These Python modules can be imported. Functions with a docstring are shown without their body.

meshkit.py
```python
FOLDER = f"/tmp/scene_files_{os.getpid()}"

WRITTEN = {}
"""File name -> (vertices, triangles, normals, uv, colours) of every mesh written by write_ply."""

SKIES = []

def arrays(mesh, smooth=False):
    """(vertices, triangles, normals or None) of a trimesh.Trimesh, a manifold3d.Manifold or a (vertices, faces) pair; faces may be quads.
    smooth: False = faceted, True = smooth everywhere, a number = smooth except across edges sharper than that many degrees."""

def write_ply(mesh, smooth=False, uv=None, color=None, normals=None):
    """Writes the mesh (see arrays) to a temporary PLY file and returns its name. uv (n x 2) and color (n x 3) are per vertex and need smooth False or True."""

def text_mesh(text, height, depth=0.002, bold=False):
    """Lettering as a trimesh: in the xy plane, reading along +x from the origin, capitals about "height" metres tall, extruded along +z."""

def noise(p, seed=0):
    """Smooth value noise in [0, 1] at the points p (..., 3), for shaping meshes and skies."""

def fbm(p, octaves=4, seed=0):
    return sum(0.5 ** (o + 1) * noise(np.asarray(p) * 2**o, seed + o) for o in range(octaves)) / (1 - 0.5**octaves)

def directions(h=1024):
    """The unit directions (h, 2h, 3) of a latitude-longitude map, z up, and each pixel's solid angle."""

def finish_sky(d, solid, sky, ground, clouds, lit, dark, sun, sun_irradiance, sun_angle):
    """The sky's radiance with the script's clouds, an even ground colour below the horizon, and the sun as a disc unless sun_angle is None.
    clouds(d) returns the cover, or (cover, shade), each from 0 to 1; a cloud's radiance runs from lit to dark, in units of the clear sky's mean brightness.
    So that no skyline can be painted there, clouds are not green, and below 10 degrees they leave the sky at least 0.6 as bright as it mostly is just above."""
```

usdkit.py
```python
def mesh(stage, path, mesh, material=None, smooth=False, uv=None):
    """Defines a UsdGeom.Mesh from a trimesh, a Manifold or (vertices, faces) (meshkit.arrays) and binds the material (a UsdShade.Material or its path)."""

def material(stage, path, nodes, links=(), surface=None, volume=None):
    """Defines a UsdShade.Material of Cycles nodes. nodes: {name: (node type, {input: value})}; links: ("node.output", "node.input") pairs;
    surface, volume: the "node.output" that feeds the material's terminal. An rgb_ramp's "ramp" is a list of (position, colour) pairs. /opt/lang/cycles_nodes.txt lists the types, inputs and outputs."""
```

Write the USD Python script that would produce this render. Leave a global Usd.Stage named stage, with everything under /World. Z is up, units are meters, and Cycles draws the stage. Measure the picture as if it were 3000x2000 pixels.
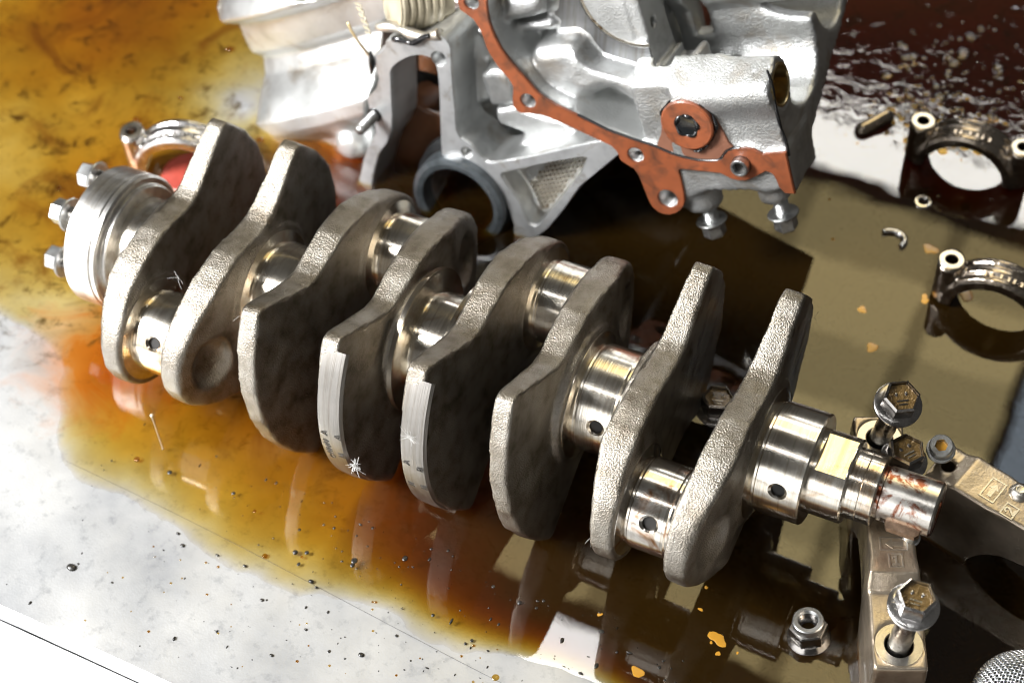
import math, random
import numpy as np, trimesh, usdkit, meshkit
import manifold3d as m3
from shapely.geometry import Polygon, Point
from pxr import Usd, UsdGeom, UsdLux, UsdShade, Gf, Sdf, Vt

stage = Usd.Stage.CreateInMemory()
UsdGeom.SetStageUpAxis(stage, 'Z'); UsdGeom.SetStageMetersPerUnit(stage, 1.0)
UsdGeom.Xform.Define(stage, '/World'); UsdGeom.Scope.Define(stage, '/World/Looks')
rng = np.random.default_rng(7)
S = 0.001                                    # everything below is drawn in millimetres

# ------------------------------------------------------------------ camera
CAM = np.array([108.991, -428.750, 713.998])
CR = np.array([0.89728093, 0.43833086, -0.05246886]); CD = np.array([0.31715295, -0.7227294, -0.61406533]); CF = np.array([-0.30708457, 0.53434846, -0.78750923])
cam = UsdGeom.Camera.Define(stage, '/World/camera')
cam.AddTransformOp().Set(Gf.Matrix4d(*CR, 0, *(-CD), 0, *(-CF), 0, *(CAM * S), 1))
cam.CreateHorizontalApertureAttr(36.0); cam.CreateVerticalApertureAttr(24.0); cam.CreateFocalLengthAttr(60.0)
cam.CreateFStopAttr(8.0); cam.CreateFocusDistanceAttr(0.762); cam.CreateClippingRangeAttr(Gf.Vec2f(0.01, 50))
cam.CreateExposureAttr(0.0)

# ------------------------------------------------------------------ light: workshop lamps and roof lights, no sun
dl = UsdLux.DomeLight.Define(stage, '/World/dome'); dl.CreateIntensityAttr(1.0)
dm = usdkit.material(stage, '/World/Looks/room_light', {'b': ('background_shader', {'color': (1.0, 0.97, 0.92), 'strength': 0.07})}, [], surface='b.background')
UsdShade.MaterialBindingAPI.Apply(dl.GetPrim()).Bind(dm)
def rect(name, centre, target, w, h, power, col=(1, 1, 1), up=(0, 1, 0)):
    c, t = np.array(centre, float), np.array(target, float)
    z = c - t; z /= np.linalg.norm(z)
    x = np.cross(up, z); x /= np.linalg.norm(x); y = np.cross(z, x)
    l = UsdLux.RectLight.Define(stage, '/World/' + name)
    l.CreateWidthAttr(w * S); l.CreateHeightAttr(h * S); l.CreateIntensityAttr(power); l.CreateColorAttr(Gf.Vec3f(*col))
    l.AddTransformOp().Set(Gf.Matrix4d(*x, 0, *y, 0, *z, 0, *(c * S), 1))
for k, (y, w_, L_) in enumerate(((1262, 165, 3.2), (1430, 170, 4.2), (1605, 180, 3.0), (1790, 190, 4.3), (1985, 200, 2.9), (2195, 220, 4.0), (2410, 210, 2.6))):
    for q_, (x0_, x1_, f_) in enumerate(((-1070, -700, 1.0), (-700, -640, .55), (-640, -300, 1.0), (-300, -255, .5), (-255, -30, 1.05))):
        rect('roof_light_%d_%d' % (k, q_), ((x0_ + x1_) / 2, y, 2500), ((x0_ + x1_) / 2, y, 0), x1_ - x0_, w_, L_ * f_, (1.0, 0.79, 0.37))
rect('clerestory_window', (-520, 2680, 2500), (-520, 2680, 0), 1060, 190, 14.0, (1.0, 0.97, 0.9))
rect('side_window', (110, 2150, 2500), (110, 2150, 0), 230, 700, 2.6, (0.72, 0.86, 1.0))
rect('skylight', (-668, 1040, 2500), (-668, 1040, 0), 190, 170, 14.0, (1.0, 0.99, 0.97))
rect('left_lamp', (-900, -520, 760), (-330, 0, 60), 380, 380, 79.0, (1.0, 1.0, 1.0), (0, 0, 1))
rect('front_window', (-1500, -3000, 900), (0, 0, 60), 3200, 1700, 2.8, (1.0, 1.0, 1.0), (0, 0, 1))
rect('tube_lamp', (-700, -860, 2300), (-700, -860, 0), 2600, 60, 16.0)
rect('far_tube_lamp', (-1200, 3900, 2050), (0, 0, 60), 3000, 150, 9.0)

# ------------------------------------------------------------------ helpers
names = {}
def numbered(path):
    n = names.get(path, 0); names[path] = n + 1
    return path if n == 0 else f'{path}_{n:03d}'
def meta(p, label=None, cat=None, group=None, kind=None):
    for k, v in (('label', label), ('category', cat), ('group', group), ('kind', kind)):
        if v: p.SetCustomDataByKey(k, v)
    return p
def thing(name, label, cat, M=None, group=None):
    x = UsdGeom.Xform.Define(stage, numbered('/World/' + name))
    if M is not None: place(x, M)
    return meta(x.GetPrim(), label, cat, group)
def place(x, M):
    M = np.array(M, float).copy(); M[:3, 3] *= S
    x = UsdGeom.Xformable(x); x.ClearXformOpOrder()
    x.AddTransformOp().Set(Gf.Matrix4d(*M.T.ravel().tolist()))
def frame(o, x=None, y=None, z=None):
    """4x4 with the given axes (two of them) at o."""
    f = lambda v: np.array(v, float) / np.linalg.norm(v)
    if x is not None and y is not None: x = f(x); z = f(np.cross(x, y)); y = np.cross(z, x)
    elif z is not None and x is not None: z = f(z); y = f(np.cross(z, x)); x = np.cross(y, z)
    else: z = f(z); x = f(np.cross((0, 1, 0) if abs(z[1]) < .9 else (1, 0, 0), z)); y = np.cross(z, x)
    M = np.eye(4); M[:3, 0], M[:3, 1], M[:3, 2], M[:3, 3] = x, y, z, o
    return M
def vf(m):
    if hasattr(m, 'to_mesh'): k = m.to_mesh(); return k.vert_properties[:, :3], k.tri_verts
    if isinstance(m, trimesh.Trimesh): return np.array(m.vertices), np.array(m.faces)
    return np.asarray(m[0], float), np.asarray(m[1], int)
def join(ms):
    V, F, n = [], [], 0
    for m in ms:
        v, f = vf(m)
        if f.shape[1] == 4: f = np.vstack([f[:, [0, 1, 2]], f[:, [0, 2, 3]]])
        V.append(v); F.append(f + n); n += len(v)
    return np.vstack(V), np.vstack(F)
def tx(m, M):
    v, f = vf(m); M = np.asarray(M)
    return v @ M[:3, :3].T + M[:3, 3], f
def T(x, y, z): M = np.eye(4); M[:3, 3] = (x, y, z); return M
def obj(name, m, mat, parent=None, smooth=30, label=None, cat=None, group=None, kind=None):
    v, f = vf(m)
    base = str(parent.GetPath()) if parent is not None else '/World'
    u = usdkit.mesh(stage, numbered(base + '/' + name), (v * S, f), mat, smooth=smooth)
    return meta(u.GetPrim(), label, cat, group, kind)
def dup(src, M, label, group=None):
    p = str(src.GetPath()); b = p.rsplit('_', 1)[0] if p[-3:].isdigit() else p
    x = UsdGeom.Xform.Define(stage, numbered(b)); x.GetPrim().GetReferences().AddInternalReference(src.GetPath())
    place(x, M); meta(x.GetPrim(), label, src.GetCustomDataByKey('category'), group); x.GetPrim().SetInstanceable(True)
    return x.GetPrim()
def lathe(prof, n=96, axis='z', close=True):
    """prof: (r, h) pairs from bottom to top, revolved about the axis."""
    p = np.array(prof, float); th = np.linspace(0, 2 * np.pi, n, endpoint=False)
    if close:
        if p[0, 0] > 0: p = np.vstack([[0, p[0, 1]], p])
        if p[-1, 0] > 0: p = np.vstack([p, [0, p[-1, 1]]])
    k = len(p); V = np.stack([np.outer(p[:, 0], np.cos(th)), np.outer(p[:, 0], np.sin(th)), np.repeat(p[:, 1:], n, 1)], -1).reshape(-1, 3)
    i, j = np.meshgrid(np.arange(k - 1), np.arange(n), indexing='ij'); a = i * n + j; b = i * n + (j + 1) % n
    F = np.vstack([np.stack([a, b, b + n], -1).reshape(-1, 3), np.stack([a, b + n, a + n], -1).reshape(-1, 3)])
    t = trimesh.Trimesh(V, F, process=True); t.update_faces(t.nondegenerate_faces()); t.remove_unreferenced_vertices()
    V, F = np.array(t.vertices), np.array(t.faces)
    if axis == 'x': V = V[:, [2, 0, 1]]
    return V, F
def ring(prof, n=96): # closed profile loop revolved about z
    p = np.array(prof, float); k = len(p); th = np.linspace(0, 2 * np.pi, n, endpoint=False)
    V = np.stack([np.outer(p[:, 0], np.cos(th)), np.outer(p[:, 0], np.sin(th)), np.repeat(p[:, 1:], n, 1)], -1).reshape(-1, 3)
    i, j = np.meshgrid(np.arange(k), np.arange(n), indexing='ij'); a = i * n + j; b = i * n + (j + 1) % n; i2 = (i + 1) % k; c = i2 * n + (j + 1) % n; d = i2 * n + j
    return V, np.vstack([np.stack([a, b, c], -1).reshape(-1, 3), np.stack([a, c, d], -1).reshape(-1, 3)])
def man(m):
    v, f = vf(m); t = trimesh.Trimesh(v, f, process=True)
    return m3.Manifold(m3.Mesh(np.asarray(t.vertices, np.float32), np.asarray(t.faces, np.uint32)))
def extrude(poly, h, z0=0.0, bevel=0.0):
    """a shapely polygon (or points) as a prism along z with a small bevel at the top"""
    poly = poly if hasattr(poly, 'exterior') else Polygon(poly)
    cs = lambda q: m3.CrossSection([np.array(r.coords)[:-1] for r in [q.exterior, *q.interiors]], m3.FillRule.EvenOdd)
    if not bevel: return cs(poly).extrude(h).translate((0, 0, z0))
    out = cs(poly).extrude(h - bevel).translate((0, 0, z0))
    t = poly.buffer(-bevel)
    for g in getattr(t, 'geoms', [t]):
        if not g.is_empty: out = out + m3.Manifold.batch_hull([cs(g).extrude(h).translate((0, 0, z0))]) * 1 if False else out + cs(g).extrude(bevel + .01).translate((0, 0, z0 + h - bevel - .01))
    return out
def hexprism(r, h, ch=.8, rot=0.0, n=6):
    """hexagon head with a rounded top: across-corner radius r, height h"""
    pts = lambda rr, z: [(rr * math.cos(rot + k * 2 * math.pi / n), rr * math.sin(rot + k * 2 * math.pi / n), z) for k in range(n)]
    return m3.Manifold.hull_points(np.array(pts(r, 0) + pts(r, h - ch) + pts(r - ch, h), float))
def tube(points, r, sides=6):
    P = np.array(points, float); n = len(P); rr = np.broadcast_to(np.asarray(r, float), (n,)); tn = np.gradient(P, axis=0); tn /= np.linalg.norm(tn, axis=1)[:, None] + 1e-12
    a = np.cross(tn, (0.31, 0.2, 0.93)); a /= np.linalg.norm(a, axis=1)[:, None] + 1e-12; b = np.cross(tn, a); th = np.arange(sides) * 2 * np.pi / sides
    V = (P[:, None] + rr[:, None, None] * (a[:, None] * np.cos(th)[None, :, None] + b[:, None] * np.sin(th)[None, :, None])).reshape(-1, 3)
    i, j = np.meshgrid(np.arange(n - 1), np.arange(sides), indexing='ij'); q = i * sides + j; w = i * sides + (j + 1) % sides
    F = np.vstack([np.stack([q, w, w + sides], -1).reshape(-1, 3), np.stack([q, w + sides, q + sides], -1).reshape(-1, 3)])
    caps = [[0, k + 1, k] for k in range(1, sides - 1)] + [[(n - 1) * sides, (n - 1) * sides + k, (n - 1) * sides + k + 1] for k in range(1, sides - 1)]
    return V, np.vstack([F, caps])
# --- signed distance fields, meshed by surface nets: what a casting needs (fillets, blends, hollows)
class Grid:
    def __init__(s, lo, hi, h):
        s.lo, s.h = np.array(lo, float), h
        s.ax = [np.arange(lo[k], hi[k] + h, h, dtype=np.float32) for k in range(3)]
        s.x, s.y, s.z = s.ax[0][:, None, None], s.ax[1][None, :, None], s.ax[2][None, None, :]
def smin(a, b, k): h = np.clip(.5 + .5 * (b - a) / k, 0, 1); return b + (a - b) * h - k * h * (1 - h)
def smax(a, b, k): return -smin(-a, -b, k)
def sd_poly(X, Y, P):
    """2D signed distance to a polygon over the 2D arrays X, Y"""
    X, Y = np.broadcast_arrays(X, Y); d = np.full(X.shape, 1e9, np.float32); ins = np.zeros(X.shape, bool)
    P = np.array(P, np.float32)
    for (ax, ay), (bx, by) in zip(P, np.roll(P, -1, 0)):
        ex, ey = bx - ax, by - ay; wx, wy = X - ax, Y - ay
        t = np.clip((wx * ex + wy * ey) / (ex * ex + ey * ey + 1e-9), 0, 1)
        d = np.minimum(d, (wx - ex * t) ** 2 + (wy - ey * t) ** 2)
        c = (ay > Y) != (by > Y); ins ^= c & (wx < ex * wy / (ey if abs(ey) > 1e-9 else 1e-9))
    d = np.sqrt(d); return np.where(ins, -d, d)
def slab(d2, z, z0, z1, r=0.0):
    """2D distance extruded from z0 to z1, edges rounded by r"""
    dz = np.abs(z - (z0 + z1) / 2) - (z1 - z0) / 2 + r; d = d2 + r
    return np.minimum(np.maximum(d, dz), 0) + np.hypot(np.maximum(d, 0), np.maximum(dz, 0)) - r
def nets(D, g):
    D = np.pad(np.asarray(D, np.float32), 1, constant_values=9.0); nx, ny, nz = D.shape; I = D < 0
    c = [(i, j, k) for i in (0, 1) for j in (0, 1) for k in (0, 1)]
    sub = lambda A, o: A[o[0]:nx - 1 + o[0], o[1]:ny - 1 + o[1], o[2]:nz - 1 + o[2]]
    cnt = sum(sub(I, o).astype(np.int8) for o in c); idx = np.argwhere((cnt > 0) & (cnt < 8))
    vid = np.full((nx - 1, ny - 1, nz - 1), -1, np.int32); vid[tuple(idx.T)] = np.arange(len(idx))
    P = np.zeros((len(idx), 3)); W = np.zeros(len(idx))
    for o in c:
        for ax in range(3):
            if o[ax]: continue
            q = list(o); q[ax] = 1
            a, b = D[tuple((idx + o).T)], D[tuple((idx + q).T)]; m = (a < 0) != (b < 0)
            t = np.where(m, a / np.where(m, a - b, 1), 0); p = np.repeat(np.array([o], float), len(idx), 0); p[:, ax] = t
            P += p * m[:, None]; W += m
    V = (idx + P / W[:, None] - 1) * g.h + g.lo
    F = []
    for ax in range(3):
        s1 = [slice(1, -1)] * 3; s1[ax] = slice(0, -1); s2 = list(s1); s2[ax] = slice(1, None)
        e = np.argwhere(I[tuple(s1)] != I[tuple(s2)]); off = np.array([1, 1, 1]); off[ax] = 0; e = e + off
        u, v = (ax + 1) % 3, (ax + 2) % 3; q = []
        for du, dv in ((-1, -1), (0, -1), (0, 0), (-1, 0)):
            w = e.copy(); w[:, u] += du; w[:, v] += dv; q.append(vid[tuple(w.T)])
        q = np.stack(q, 1); fl = ~I[tuple(e.T)]; q[fl] = q[fl][:, ::-1]; F.append(q)
    F = np.vstack(F); return V, np.vstack([F[:, [0, 1, 2]], F[:, [0, 2, 3]]])

# ------------------------------------------------------------------ materials
def mat(name, nodes, links, surface='p.BSDF', volume=None): return usdkit.material(stage, '/World/Looks/' + name, nodes, links, surface=surface, volume=volume)
def metal(name, c1, c2, scale=40.0, rough=(.3, .5), metallic=1.0, bump=0.0, bscale=900.0, stretch=None, coat=0.0, c3=None, c3at=(.55, .7), c3scale=30.0, bdist=.0006, detail=6.0, aniso=None):
    n = {'t': ('texture_coordinate', {}), 'm': ('mapping', {'scale': stretch or (1, 1, 1)}),
         'n1': ('noise_texture', {'scale': scale, 'detail': detail, 'roughness': .6}),
         'r1': ('rgb_ramp', {'ramp': [(.3, c1), (.7, c2)]}),
         'rr': ('map_range', {'from_min': .3, 'from_max': .7, 'to_min': rough[0], 'to_max': rough[1]}),
         'p': ('principled_bsdf', {'metallic': metallic, 'coat_weight': coat, 'coat_roughness': .12})}
    l = [('t.object', 'm.vector'), ('t.object', 'n1.vector'), ('n1.fac', 'r1.fac'), ('n1.fac', 'rr.value'), ('rr.result', 'p.roughness')]
    last = 'r1.color'
    if c3:
        n['n3'] = ('noise_texture', {'scale': c3scale, 'detail': 5, 'roughness': .65, 'distortion': .6}); n['r3'] = ('rgb_ramp', {'ramp': [(c3at[0], (0, 0, 0)), (c3at[1], (1, 1, 1))]})
        n['x3'] = ('mix_color', {'b': c3}); l += [('t.object', 'n3.vector'), ('n3.fac', 'r3.fac'), ('r3.color', 'x3.fac'), (last, 'x3.a')]; last = 'x3.result'
    if stretch:
        n['ns'] = ('noise_texture', {'scale': 420.0, 'detail': 4, 'roughness': .7}); n['rs'] = ('rgb_ramp', {'ramp': [(.3, (.62, .56, .48)), (.52, (1, 1, 1))]}); n['xs'] = ('mix_color', {'blend_type': 'multiply', 'fac': .8})
        l += [('m.vector', 'ns.vector'), ('ns.fac', 'rs.fac'), (last, 'xs.a'), ('rs.color', 'xs.b')]; last = 'xs.result'
    l.append((last, 'p.base_color'))
    if bump:
        n['nb'] = ('noise_texture', {'scale': bscale, 'detail': 3, 'roughness': .55}); n['b'] = ('bump', {'strength': bump, 'distance': bdist})
        l += [('m.vector', 'nb.vector'), ('nb.fac', 'b.height'), ('b.normal', 'p.normal')]
    return mat(name, n, l)
M = {}
M['forged'] = metal('forged_steel', (.20, .172, .135), (.36, .335, .295), 90, (.30, .44), 1.0, .52, 1300, coat=.15, bdist=.0011, c3=(.17, .12, .07), c3at=(.60, .9), c3scale=55)
M['turned'] = metal('turned_steel', (.22, .21, .195), (.30, .285, .265), 50, (.36, .48), 1.0, .35, 2200, (1, .03, .03), bdist=.0004)
M['polished'] = metal('polished_journal', (.70, .64, .54), (.85, .81, .73), 26, (.13, .24), 1.0, .10, 1400, (1, .02, .02), bdist=.0003, c3=(.50, .33, .17), c3at=(.56, .74), c3scale=38)
M['flange'] = metal('bright_flange', (.55, .54, .52), (.72, .71, .69), 50, (.26, .38), 1.0, .3, 1800, (1, .05, .05), bdist=.0004, c3=(.38, .30, .2), c3at=(.6, .8), c3scale=60)
M['nose'] = metal('stained_nose', (.60, .56, .50), (.80, .77, .72), 60, (.2, .36), 1.0, .15, 900, bdist=.0003, c3=(.26, .09, .045), c3at=(.50, .58), c3scale=75)
M['key'] = metal('copper_key', (.50, .33, .22), (.66, .47, .34), 120, (.25, .4), 1.0, .2, 700, c3=(.22, .09, .04), c3at=(.58, .7), c3scale=160)
M['bolt'] = metal('oily_bolt_steel', (.26, .245, .23), (.42, .40, .38), 90, (.16, .3), 1.0, .1, 500, coat=.6)
M['zinc'] = metal('zinc_bolt', (.55, .56, .56), (.72, .73, .72), 120, (.28, .42), 1.0, .15, 800)
M['alu'] = metal('cast_aluminium', (.50, .51, .505), (.68, .69, .685), 35, (.30, .46), .85, .5, 1000, bdist=.0009, c3=(.26, .18, .09), c3at=(.54, .74), c3scale=20)
M['alu_cut'] = metal('machined_aluminium', (.56, .57, .575), (.72, .73, .735), 55, (.30, .44), .7, .08, 1500, bdist=.0003, c3=(.30, .26, .2), c3at=(.54, .72), c3scale=60)
M['saddle'] = metal('machined_saddle', (.20, .205, .21), (.29, .295, .30), 55, (.4, .5), .95, .12, 1500, (1, .05, 1), bdist=.0003)
M['alu_dirty'] = metal('oil_stained_casting', (.55, .50, .42), (.72, .69, .62), 45, (.3, .45), .8, .3, 700, bdist=.0007, c3=(.24, .14, .05), c3at=(.50, .70), c3scale=50, coat=.4)
M['cap'] = metal('bronze_toned_cap', (.46, .38, .28), (.62, .53, .42), 45, (.28, .42), .9, .25, 800, coat=.35, bdist=.0006)
M['cap_cut'] = metal('cap_machined_face', (.66, .62, .54), (.78, .74, .67), 80, (.25, .36), 1.0, .1, 1500)
M['rod'] = metal('oily_rod_steel', (.32, .27, .22), (.50, .43, .35), 80, (.16, .3), 1.0, .3, 420, coat=.8, bdist=.0007)
M['rod_light'] = metal('bright_rod_steel', (.55, .53, .51), (.72, .71, .70), 80, (.18, .3), 1.0, .3, 420, coat=.7, bdist=.0007)
M['wire'] = metal('bright_wire', (.72, .74, .77), (.85, .87, .9), 200, (.25, .35), 1.0)
def paint(name, col, rough=.5, coat=0.0, metallic=0.0, var=.75, scale=60, bump=0.0, bscale=500):
    return metal(name, tuple(c * var for c in col), col, scale, (rough * .8, rough * 1.1), metallic, bump, bscale, coat=coat)
M['sealant'] = metal('orange_sealant', (.19, .055, .022), (.30, .082, .03), 40, (.36, .5), 0.0, .25, 320, coat=.15, c3=(.10, .038, .02), c3at=(.47, .68), c3scale=85)
M['sealant_dull'] = paint('dull_sealant', (.23, .10, .06), .5, .1, var=.75, scale=80, bump=.3, bscale=500)
M['bead'] = paint('black_sealant', (.012, .012, .013), .12, .8, bump=.4, bscale=260)
M['rubber'] = paint('black_rubber', (.018, .019, .02), .3, .5, bump=.25, bscale=200)
M['grey_ring'] = paint('worn_grey_ring', (.10, .115, .125), .3, .5, var=.45, scale=120, bump=.2, bscale=300)
M['brown_cavity'] = paint('oil_coated_cavity', (.16, .065, .03), .22, .7, var=.55, scale=24)
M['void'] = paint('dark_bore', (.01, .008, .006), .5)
M['plastic'] = paint('stained_plug', (.52, .46, .33), .4, .2, var=.7, scale=90, bump=.3, bscale=600)
M['gold'] = metal('bearing_shell', (.62, .58, .50), (.80, .76, .68), 60, (.18, .28), 1.0, .0, c3=(.20, .12, .05), c3at=(.56, .60), c3scale=110)
M['brass'] = metal('brassy_rim', (.70, .55, .28), (.85, .70, .42), 60, (.2, .3), 1.0)
M['white'] = paint('white_bench', (.82, .82, .82), .5, var=.95, scale=12)
M['dark_floor'] = paint('dark_floor', (.03, .035, .04), .6)
M['engrave'] = paint('stamped_ink', (.05, .045, .04), .5)
M['lint'] = paint('white_lint', (.85, .85, .83), .7, var=.95)
M['speck'] = paint('black_grit', (.02, .018, .015), .35, .4)
M['amber'] = paint('amber_droplet', (.55, .27, .03), .3, .3, var=.8)
M['red'] = paint('red_sludge', (.42, .07, .05), .35, .3, var=.55, scale=50)
# ------------------------------------------------------------------ tray, oil, bench
def depth(x, y):
    """depth of the tray floor below the oil level (mm); negative where the floor is dry"""
    e = y + 116 + 5 * np.sin(x / 47.0) + 3 * np.sin(x / 19.0 + 1)
    base = np.where(e > 0, 4.8 * np.tanh(.09 * e / 4.8) + np.minimum(.12 * np.maximum(y + 20, 0), 14) * np.clip((x + 330) / 80, 0, 1) * (1 - .45 * np.clip((y - 190) / 60, 0, 1)), e * .06)
    base = base + np.clip((x + 200) / 150, 0, 1.2) * 24 * (1 - np.exp(-(np.maximum(e, 0) / 34) ** 2)) * np.exp(-(np.maximum(y - 60, 0) / 160) ** 2)
    base = base + 48 * np.exp(-((x + 110) / 85) ** 2 - ((y - 130) / 75) ** 2)
    left = np.clip((-320 - x) / 80, 0, 1); left = left * left * (3 - 2 * left)
    shelf = 1.1 + 1.7 * np.clip((y + 25) / 90, 0, 1) - 2.4 * np.exp(-((x + 385) / 60) ** 2 - ((y - 150) / 45) ** 2) + 1.0 * np.sin(x / 37) * np.sin(y / 43) - 4.0 * np.clip((-45 - y - (x + 390) * .25) / 60, 0, 1)
    return np.where(x < -320, base * (1 - left) + np.minimum(base, shelf) * left, base)
X0, X1, Y0, Y1 = -600, 300, -190, 520
gx, gy = np.arange(X0, X1 + 1, 2.5), np.arange(Y0, Y1 + 1, 2.5)
GX, GY = np.meshgrid(gx, gy, indexing='ij')
und = meshkit.fbm(np.stack([GX / 60, GY / 60, GX * 0], -1), 3, 5) - .5
rag = meshkit.fbm(np.stack([GX / 17, GY / 17, GX * 0 + 3], -1), 4, 8) - .5
GZ = -depth(GX, GY) + und * .9 + rag * .8
nx, ny = GX.shape; V = np.stack([GX, GY, GZ], -1).reshape(-1, 3)
i, j = np.meshgrid(np.arange(nx - 1), np.arange(ny - 1), indexing='ij'); a = (i * ny + j).ravel()
F = np.vstack([np.stack([a, a + ny, a + ny + 1], 1), np.stack([a, a + ny + 1, a + 1], 1)])
# hem: the near and left edges roll down by 7 mm
def hem(idx, out):
    p = V[idx]; rows = [p]; 
    for t in (30, 60, 90): rows.append(p + np.array(out) * 3.5 * math.sin(math.radians(t)) - np.array([0, 0, 3.5 * (1 - math.cos(math.radians(t)))]))
    rows.append(rows[-1] - np.array([0, 0, 5.0])); n = len(idx); R = np.vstack(rows); k, q = np.meshgrid(np.arange(len(rows) - 1), np.arange(n - 1), indexing='ij'); b = (k * n + q).ravel()
    return R, np.vstack([np.stack([b, b + n + 1, b + 1], 1), np.stack([b, b + n, b + n + 1], 1)])
near = hem(np.arange(nx) * ny, (0, -1, 0)); lefth = hem(np.arange(ny)[::-1], (-1, 0, 0))
tray_mat = mat('tray_sheet', {
    't': ('geometry', {}), 'n1': ('noise_texture', {'scale': 9.0, 'detail': 9, 'roughness': .62}), 'n2': ('noise_texture', {'scale': 130.0, 'detail': 6, 'roughness': .7}),
    'n3': ('noise_texture', {'scale': 20.0, 'detail': 7, 'roughness': .65, 'distortion': 1.4}), 'r1': ('rgb_ramp', {'ramp': [(.32, (.33, .34, .355)), (.66, (.56, .56, .55))]}),
    'r2': ('rgb_ramp', {'ramp': [(.30, (.62, .63, .65)), (.46, (1, 1, 1))]}), 'mx': ('mix_color', {'blend_type': 'multiply', 'fac': .7}),
    'r3': ('rgb_ramp', {'ramp': [(.50, (0, 0, 0)), (.68, (1, 1, 1))]}), 'mul': ('math', {'math_type': 'multiply', 'value2': .75}), 'm3': ('mix_color', {'b': (.17, .085, .025)}), 'vd': ('vector_math', {'math_type': 'distance', 'vector2': (-.368, -.046, 0)}), 'vm': ('map_range', {'from_min': .012, 'from_max': .050, 'to_min': 1.0, 'to_max': 0.0, 'clamp': True}), 'va': ('math', {'math_type': 'multiply_add', 'value2': .09}), 'vs': ('math', {'math_type': 'subtract', 'value2': .045}), 'm4': ('mix_color', {'b': (.46, .17, .03)}), 'n5': ('noise_texture', {'scale': 70.0, 'detail': 6, 'roughness': .7, 'distortion': .5}), 'r5': ('rgb_ramp', {'ramp': [(.54, (0, 0, 0)), (.68, (1, 1, 1))]}), 'k5': ('math', {'math_type': 'multiply'}), 'm5': ('mix_color', {'b': (.07, .05, .025)}),
    'sx': ('separate_xyz', {}), 'my': ('map_range', {'from_min': -.09, 'from_max': -.03, 'to_min': 0.0, 'to_max': 1.0, 'clamp': True}), 'mul2': ('math', {'math_type': 'multiply'}),
    'rr': ('map_range', {'from_min': .3, 'from_max': .7, 'to_min': .30, 'to_max': .46}),
    'w': ('noise_texture', {'scale': 900.0, 'detail': 3}), 'b': ('bump', {'strength': .18, 'distance': .0006}), 'p': ('principled_bsdf', {'metallic': .35})},
    [('t.position', 'n1.vector'), ('t.position', 'n2.vector'), ('t.position', 'n3.vector'), ('n1.fac', 'r1.fac'), ('n2.fac', 'r2.fac'), ('r1.color', 'mx.a'), ('r2.color', 'mx.b'),
     ('n3.fac', 'r3.fac'), ('r3.color', 'mul.value1'), ('t.position', 'sx.vector'), ('sx.y', 'my.value'), ('mul.value', 'mul2.value1'), ('my.result', 'mul2.value2'),
     ('mul2.value', 'm3.fac'), ('mx.result', 'm3.a'), ('t.position', 'vd.vector1'), ('n3.fac', 'va.value1'), ('vd.value', 'va.value3'), ('va.value', 'vs.value1'), ('vs.value', 'vm.value'), ('vm.result', 'm4.fac'), ('m3.result', 'm4.a'), ('t.position', 'n5.vector'), ('n5.fac', 'r5.fac'), ('r5.color', 'k5.value1'), ('my.result', 'k5.value2'), ('k5.value', 'm5.fac'), ('m4.result', 'm5.a'), ('m5.result', 'p.base_color'), ('n1.fac', 'rr.value'), ('rr.result', 'p.roughness'),
     ('t.position', 'w.vector'), ('w.fac', 'b.height'), ('b.normal', 'p.normal')])
TRAY = obj('tray', join([(V, F), near, lefth]), tray_mat, smooth=40, kind='structure')
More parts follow.
